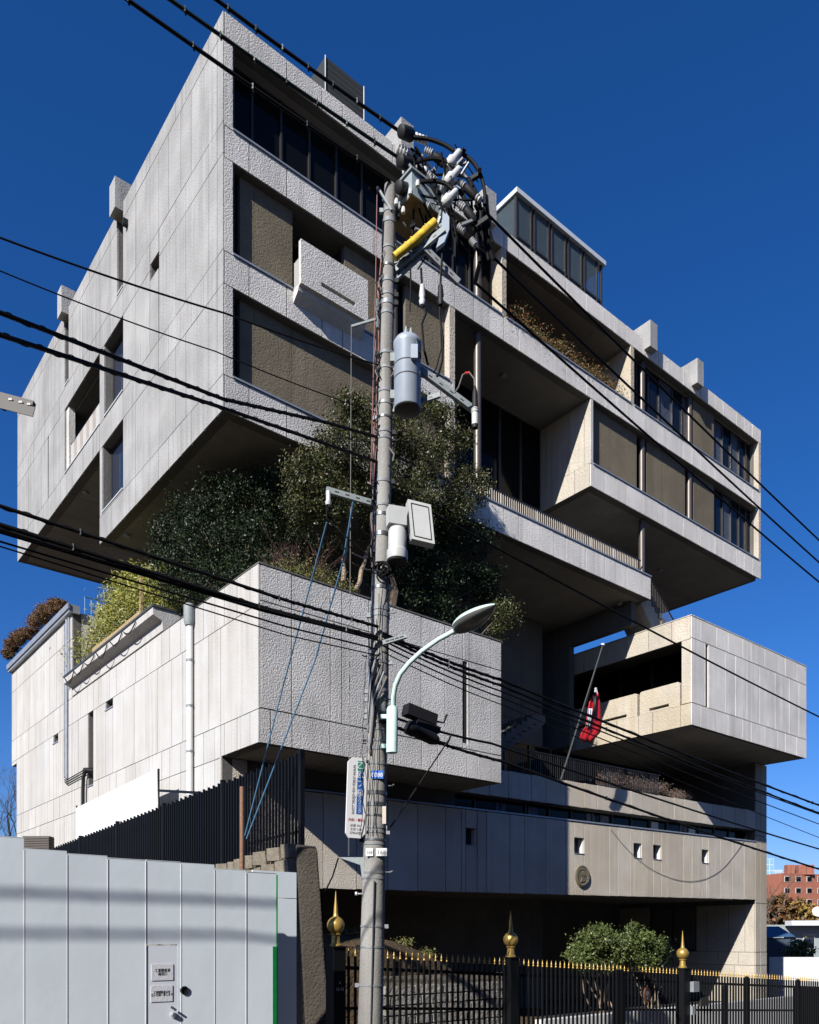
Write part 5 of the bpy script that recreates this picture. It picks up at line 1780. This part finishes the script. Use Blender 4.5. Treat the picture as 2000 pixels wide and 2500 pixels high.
# number plates
def plate(u0, u1, v0, v1, m, lab, txt, tm, ts):
    vc = (v0 + v1) / 2
    c = at((u0 + u1) / 2, vc, 12.3 - prad(vc) - .02)
    o = thing('number_plate', lab, 'plate', c)
    hw_ = (u1 - u0) / 2 / F * 12.1
    hh_ = (v1 - v0) / 2 / F * 12.1
    MB().obox(c, RV, FV, UZ, hw_, .004, hh_).build('plate', m, o)
    text('number', txt, ts, c - FV * .006 - UZ * .008, RV, UZ, tm, o)
plate(906, 936, 1881, 1901, 'plate_blue', 'blue number plate reading 0088 on the utility pole', '0088', 'plate_white', .085)
plate(893, 911, 2071, 2090, 'plate_white', 'narrow white plate reading 168 on the edge of the pole', '168', 'print_black', .06)
plate(918, 945, 2071, 2090, 'plate_white', 'wide white plate reading 168 on the face of the pole', '168', 'print_black', .085)
op = thing('yellowed_plate', 'narrow cream plate standing upright on the pole', 'plate', at(938, 1990, 12.15))
MB().obox(at(938, 1990, 12.13), RV, FV, UZ, .028, .004, .13).build('plate', 'rail_light', op)

# ================================================================== cables
def cable(name, lab, pts, r, m='cable', grp='overhead cables', n=7, cat='cable', sag=0, clamps=0, wind=0):
    P = []
    for i in range(len(pts) - 1):
        a, b = Vector(pts[i]), Vector(pts[i + 1])
        k = 12
        for j in range(k + (1 if i == len(pts) - 2 else 0)):
            f = j / k
            p = a.lerp(b, f)
            p.z -= sag * 4 * f * (1 - f)
            P.append(p)
    T = thing(name, lab, cat, P[0], grp)
    MB().tube(P, r, n).build('conductor', m, T, True)
    if wind:
        Q = []
        K = 20 * len(P)
        for j in range(K):
            f = j / (K - 1) * (len(P) - 1)
            i = min(int(f), len(P) - 2)
            p = P[i].lerp(P[i + 1], f - i)
            a = j * .22
            Q.append(p + UZ * (r + wind) * math.sin(a) + FV * (r + wind) * math.cos(a))
        MB().tube(Q, wind, 5).build('lashing', m, T, True)
    if clamps:
        for j in range(clamps):
            f = (j + .7) / clamps * (len(P) - 2)
            i = int(f)
            p = P[i].lerp(P[i + 1], f - i)
            MB().obox(p, RV, FV, UZ, .01, r + .004, r + .012).build('spacer', 'frame_grey' if j % 3 == 0 else 'cable_green', T)
    return T
YL = -10.35
def X_(x, y, z): return Vector((x, y, z))
# high voltage to the left
for k, (ue, ve, u0, v0, zf) in enumerate(((951, 440, 313, 0, 13.0), (975, 386, 417, 0, 13.5), (978, 322, 530, 0, 14.05))):
    a, b = at(ue, ve, 12.2), aty(u0, v0, YL)
    e = b + (b - a) * 2.2
    cable('overhead_cable', ['lowest', 'middle', 'highest'][k] + ' thick high voltage line running from the pole top past the roof corner', [e, b, a], .024, 'cable_green' if k == 1 else 'cable', 'high voltage lines', clamps=14 if k != 0 else 9, sag=.02)
# high voltage to the right
for k, (ua, va, ub, vb) in enumerate(((1190, 522, 2000, 1319), (1175, 600, 2000, 1373), (1160, 690, 2000, 1421))):
    a, b = at(ua, va, 13.0), aty(ub, vb, YL)
    e = b + (b - a) * 1.0
    cable('overhead_cable', ['highest', 'middle', 'lowest'][k] + ' high voltage line descending from the pole past the right wing', [a, b, e], .021, 'cable', 'high voltage lines', sag=.05)
# jumpers at the pole top
JL = ['topmost black jumper arching from the strain insulators to the bushings', 'middle black jumper arching from the strain insulators to the bushings', 'lowest black jumper arching from the strain insulators to the bushings',
      'outermost jumper looping down from the topmost bushing', 'jumper looping down from the middle bushing', 'innermost jumper looping down from the lowest bushing',
      'thick tail joining the outermost jumper to its high voltage line', 'thick tail joining the middle jumper to its high voltage line', 'thick tail joining the innermost jumper to its high voltage line']
for k, pth in enumerate(([(1010, 335), (1045, 338), (1085, 352), (1108, 368)], [(1010, 398), (1050, 385), (1085, 390), (1108, 408)], [(1005, 452), (1045, 440), (1085, 445), (1105, 462)],
                         [(1125, 374), (1150, 388), (1172, 420), (1184, 462), (1184, 500)], [(1122, 414), (1148, 440), (1168, 480), (1176, 520), (1172, 560)], [(1120, 465), (1145, 500), (1160, 545), (1165, 590), (1172, 640)],
                         [(1190, 522), (1187, 480)], [(1175, 600), (1178, 540)], [(1160, 690), (1172, 640)])):
    o_ = MB()
    P = [at(u, v, 12.2 if k < 3 else 12.4 + (.5 if k > 5 else 0)) for u, v in pth]
    if k > 5: P = [at(pth[0][0], pth[0][1], 13.0), at(pth[1][0], pth[1][1], 12.4)]
    # round the path off
    for _ in range(2):
        P = [P[0]] + [q for i in range(len(P) - 1) for q in (P[i].lerp(P[i + 1], .25), P[i].lerp(P[i + 1], .75))] + [P[-1]]
    o_.tube(P, .028 if k < 6 else .034, 8)
    o = o_.build('jumper_cable', 'cable', None, True)
    tag(o, JL[k], 'cable', 'jumper cables at the pole top')
# low voltage lines to the left
cable('overhead_cable', 'upper thin line crossing the left wall', [aty(-500, 430, YL), aty(0, 580, YL), aty(551, 765, YL), pole(893, -10)], .012, 'cable', 'thin service lines', sag=.03)
cable('overhead_cable', 'lower thin line crossing the left wall', [aty(-500, 470, YL), aty(0, 661, YL), aty(527, 858, YL), pole(1010, -12)], .008, 'cable', 'thin service lines', sag=.03)
yl = -12.7
cable('overhead_cable', 'upper thick black cable crossing the left wall to the pole', [X_(-24, -12.75, 7.16), X_(-13, -12.75, 7.12), aty(0, 763, yl), at(545, 974, 9.6), at(800, 1032, 11.3), pole(1070, -8)], .021, 'cable', 'thick service cables', wind=.004)
cable('overhead_cable', 'lower thick black cable crossing the left wall to the pole', [X_(-24, -13.0, 7.18), X_(-13, -13.0, 7.14), aty(0, 817, yl - .25), at(533, 992, 9.5), pole(1130, -8)], .021, 'cable', 'thick service cables', wind=.004)
# telecom bundle
LBL = ['uppermost thick lashed cable of the bundle crossing the lower wall', 'thickest lashed cable in the bundle crossing the lower wall', 'slim wire hugging the underside of the thickest lashed cable',
       'thin wire hanging below the thick cables across the lower wall', 'thinnest and lowest wire crossing the pale lower wall', 'medium black cable tucked beside the thickest lashed cable']
RBL = ['uppermost thick lashed cable running down the street past the flag', 'second thick lashed cable just under the uppermost one past the flag', 'slim wire just below the two lashed cables past the flag',
       'thin wire strung below the lashed cables right of the flag', 'thinnest wire strung below the flag and above the closures', 'black cable leaving the cable closures above the podium parapet', 'lowest lashed cable crossing the podium windows']
bun = [((0, 1235), (700, 1466), 1530, .022, 1), ((0, 1281), (650, 1486), 1556, .027, 1), ((0, 1300), (650, 1494), 1560, .014, 0), ((0, 1322), (700, 1530), 1585, .012, 0), ((0, 1334), (700, 1551), 1600, .009, 0), ((0, 1292), (600, 1476), 1562, .02, 0)]
for k, (a, b, ve, r, wd) in enumerate(bun):
    cable('overhead_cable', LBL[k], [aty(-600, a[1] - 190, YL - .1), aty(a[0], a[1], YL - .1 + .05 * k), aty(b[0], b[1], YL - .1), pole(ve, -4, -.2)], r, 'cable', 'telecom bundle left of the pole', wind=.005 if wd else 0, clamps=4 if wd else 0)
bur = [(1545, (1230, 1662), (2000, 1966), .024, 1), (1552, (1230, 1676), (2000, 1985), .022, 1), (1562, (1230, 1690), (2000, 1988), .014, 0), (1575, (1230, 1705), (2000, 2012), .012, 0), (1590, (1230, 1722), (2000, 2045), .009, 0), (1740, (1200, 1815), (2000, 2073), .02, 0), (1760, (1230, 1860), (2000, 2122), .024, 1)]
for k, (v0, b, c_, r, wd) in enumerate(bur):
    a = pole(v0, 6, -.2)
    q1, q2 = aty(b[0], b[1], YL), aty(c_[0], c_[1], YL)
    cable('overhead_cable', RBL[k], [a, q1, q2, q2 + (q2 - q1) * .8], r, 'cable', 'telecom bundle right of the pole', wind=.005 if wd else 0, sag=.04, clamps=4 if wd else 0)
a, q2 = pole(1190, 8), aty(2000, 1750, YL)
cable('overhead_cable', 'single black cable crossing the terrace and the right hand box', [a, q2, q2 + (q2 - a) * .6], .02, 'cable', 'service lines right of the pole', sag=.06)
# blue guys
cable('guy_wire', 'blue guy wire hanging from the galvanised arm to the rusty post', [at(798, 1275, 11.95), at(760, 1420, 12.5), at(690, 1680, 13.4), at(598, 2040, 14.2)], .012, 'wire_blue', 'blue guy wires', cat='wire')
cable('guy_wire', 'second blue guy wire running beside it from nearer the pole', [at(862, 1225, 12.0), at(838, 1370, 12.4), at(770, 1610, 13.2), at(602, 2048, 14.15)], .013, 'wire_blue', 'blue guy wires', cat='wire')
cable('drop_line', 'thin black wire from the arm end back to the pole', [at(800, 1215, 11.95), at(797, 1265, 11.95), at(850, 1315, 12.05), pole(1375, -10)], .011, 'cable', 'drop wires', cat='wire')
cable('drop_line', 'thin black wire slanting down from the cable closure to the pole foot', [at(1100, 1800, 12.5), at(1000, 1950, 12.5), at(960, 2010, 12.35), at(945, 2030, 12.3)], .012, 'cable', 'drop wires', cat='wire')
cable('drop_line', 'loose black wire from the pole bracket to the concrete pillar', [at(826, 2095, 12.2), at(812, 2140, 12.3), at(795, 2175, 12.6)], .012, 'cable', 'drop wires', cat='wire')
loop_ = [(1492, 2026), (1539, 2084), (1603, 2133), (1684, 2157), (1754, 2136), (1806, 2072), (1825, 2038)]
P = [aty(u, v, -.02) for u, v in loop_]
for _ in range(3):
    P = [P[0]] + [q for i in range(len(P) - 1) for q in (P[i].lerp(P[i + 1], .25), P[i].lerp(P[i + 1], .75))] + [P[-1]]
lw_ = MB().tube(P, .009, 5).build('drop_line', 'wire_grey', None, True)  # thin tube laid close against the podium wall along a drooping curve
tag(lw_, 'thin grey line drooping in a long loop across the podium wall', 'wire')
# closures
for k, (u0, v0, u1, v1, r, lab) in enumerate(((990, 1732, 1060, 1760, .09, 'upper black cable closure hanging on the line right of the street lamp'), (996, 1775, 1070, 1810, .11, 'lower rounded black cable closure below the line right of the street lamp'))):
    a, b = at(u0, v0, 12.4), at(u1, v1, 12.7)
    t_ = thing('cable_closure', lab, 'closure', a, 'cable closures')
    L_ = (b - a).length
    if k == 0:
        d_ = (b - a).normalized()
        sd = d_.cross(UZ).normalized()
        MB().obox((a + b) / 2, d_, sd, sd.cross(d_), L_ / 2, .09, .085).obox((a + b) / 2 + d_ * .12 - UZ * .14, d_, sd, sd.cross(d_), L_ * .4, .08, .05).build('case', 'rubber', t_)
    else:
        MB().lathe([(.06, -.02), (r, 0), (r, L_ * .2), (r * .92, L_ * .22), (r * .9, L_ * .8), (r * .6, L_ * .97), (.02, L_)], a, b - a, 18).build('dome', 'rubber', t_, True)
    MB().tube([b, b + RV * .15 - UZ * .03, b + RV * .2 + UZ * .1], .016, 6).build('tail', 'cable', t_)
# bracket of a neighbouring pole reaching in from the left, with its pole
NP = thing('neighbour_pole', 'galvanised crossarm end of a neighbouring pole reaching in at the edge', 'utility pole', at(-420, 2500, 9.5))
MB().tube([at(-420, 2560, 9.5), at(-420, 700, 9.5)], [.17, .13], 18).build('shaft', 'pole_concrete', NP, True)
MB().beam(at(-420, 858, 9.4), at(83, 990, 9.4), .07, .07).beam(at(-420, 875, 9.36), at(83, 1006, 9.36), .012, .11).build('crossarm', 'wire_grey', NP)
for u in (25, 50, 70):
    q = at(u, 858 + (u + 420) * .262 + 0, 9.35)
    MB().obox(q, RV, FV, UZ, .02, .004, .012).build('slot', 'frame_dark', NP)
MB().tube([at(8, 1000, 9.4), at(20, 972, 9.4)], .03, 8).build('clamp', 'cable_green', NP)

# ================================================================== unseen blocks added behind the camera to keep sky light off the front
def block(x0, x1, h, m, lab):
    B_ = thing('sky_blocker', lab, 'building', ((x0 + x1) / 2, -27, ground_h((x0 + x1) / 2, 0)), 'unseen blocks added against sky light')
    g0 = ground_h(x1, 0) - .5
    MB().box(x0, x1, -38, -24.5, g0, g0 + h).build('wall', m, B_)
    MB().box(x0 - .2, x1 + .2, -38.2, -24.3, g0 + h, g0 + h + .4).build('roof', 'concrete_core', B_)
    nx = int((x1 - x0) / 3)
    for fl_ in range(int(h // 3.2)):
        for i in range(nx):
            xc = x0 + (i + .5) * (x1 - x0) / nx
            wdw = MB().box(xc - .85, xc + .85, -24.5, -24.44, g0 + 1 + fl_ * 3.2, g0 + 2.5 + fl_ * 3.2).build('window', 'frame_grey', B_)
            MB().box(xc - .78, xc + .78, -24.44, -24.42, g0 + 1.07 + fl_ * 3.2, g0 + 2.43 + fl_ * 3.2).build('pane', 'glass_dark', wdw)
block(-34, -16, 13, 'clad_grey', 'unseen grey flat roofed block added opposite the hoarding to hold back sky light')
block(-15.5, 2, 16, 'brick_red', 'unseen red brick block added opposite the utility pole to hold back sky light')
block(2.5, 20, 13, 'clad_blue', 'unseen dark blue clad block added opposite the gate to hold back sky light')
block(20.5, 42, 15, 'concrete_core', 'unseen raw concrete block added opposite the podium to hold back sky light')
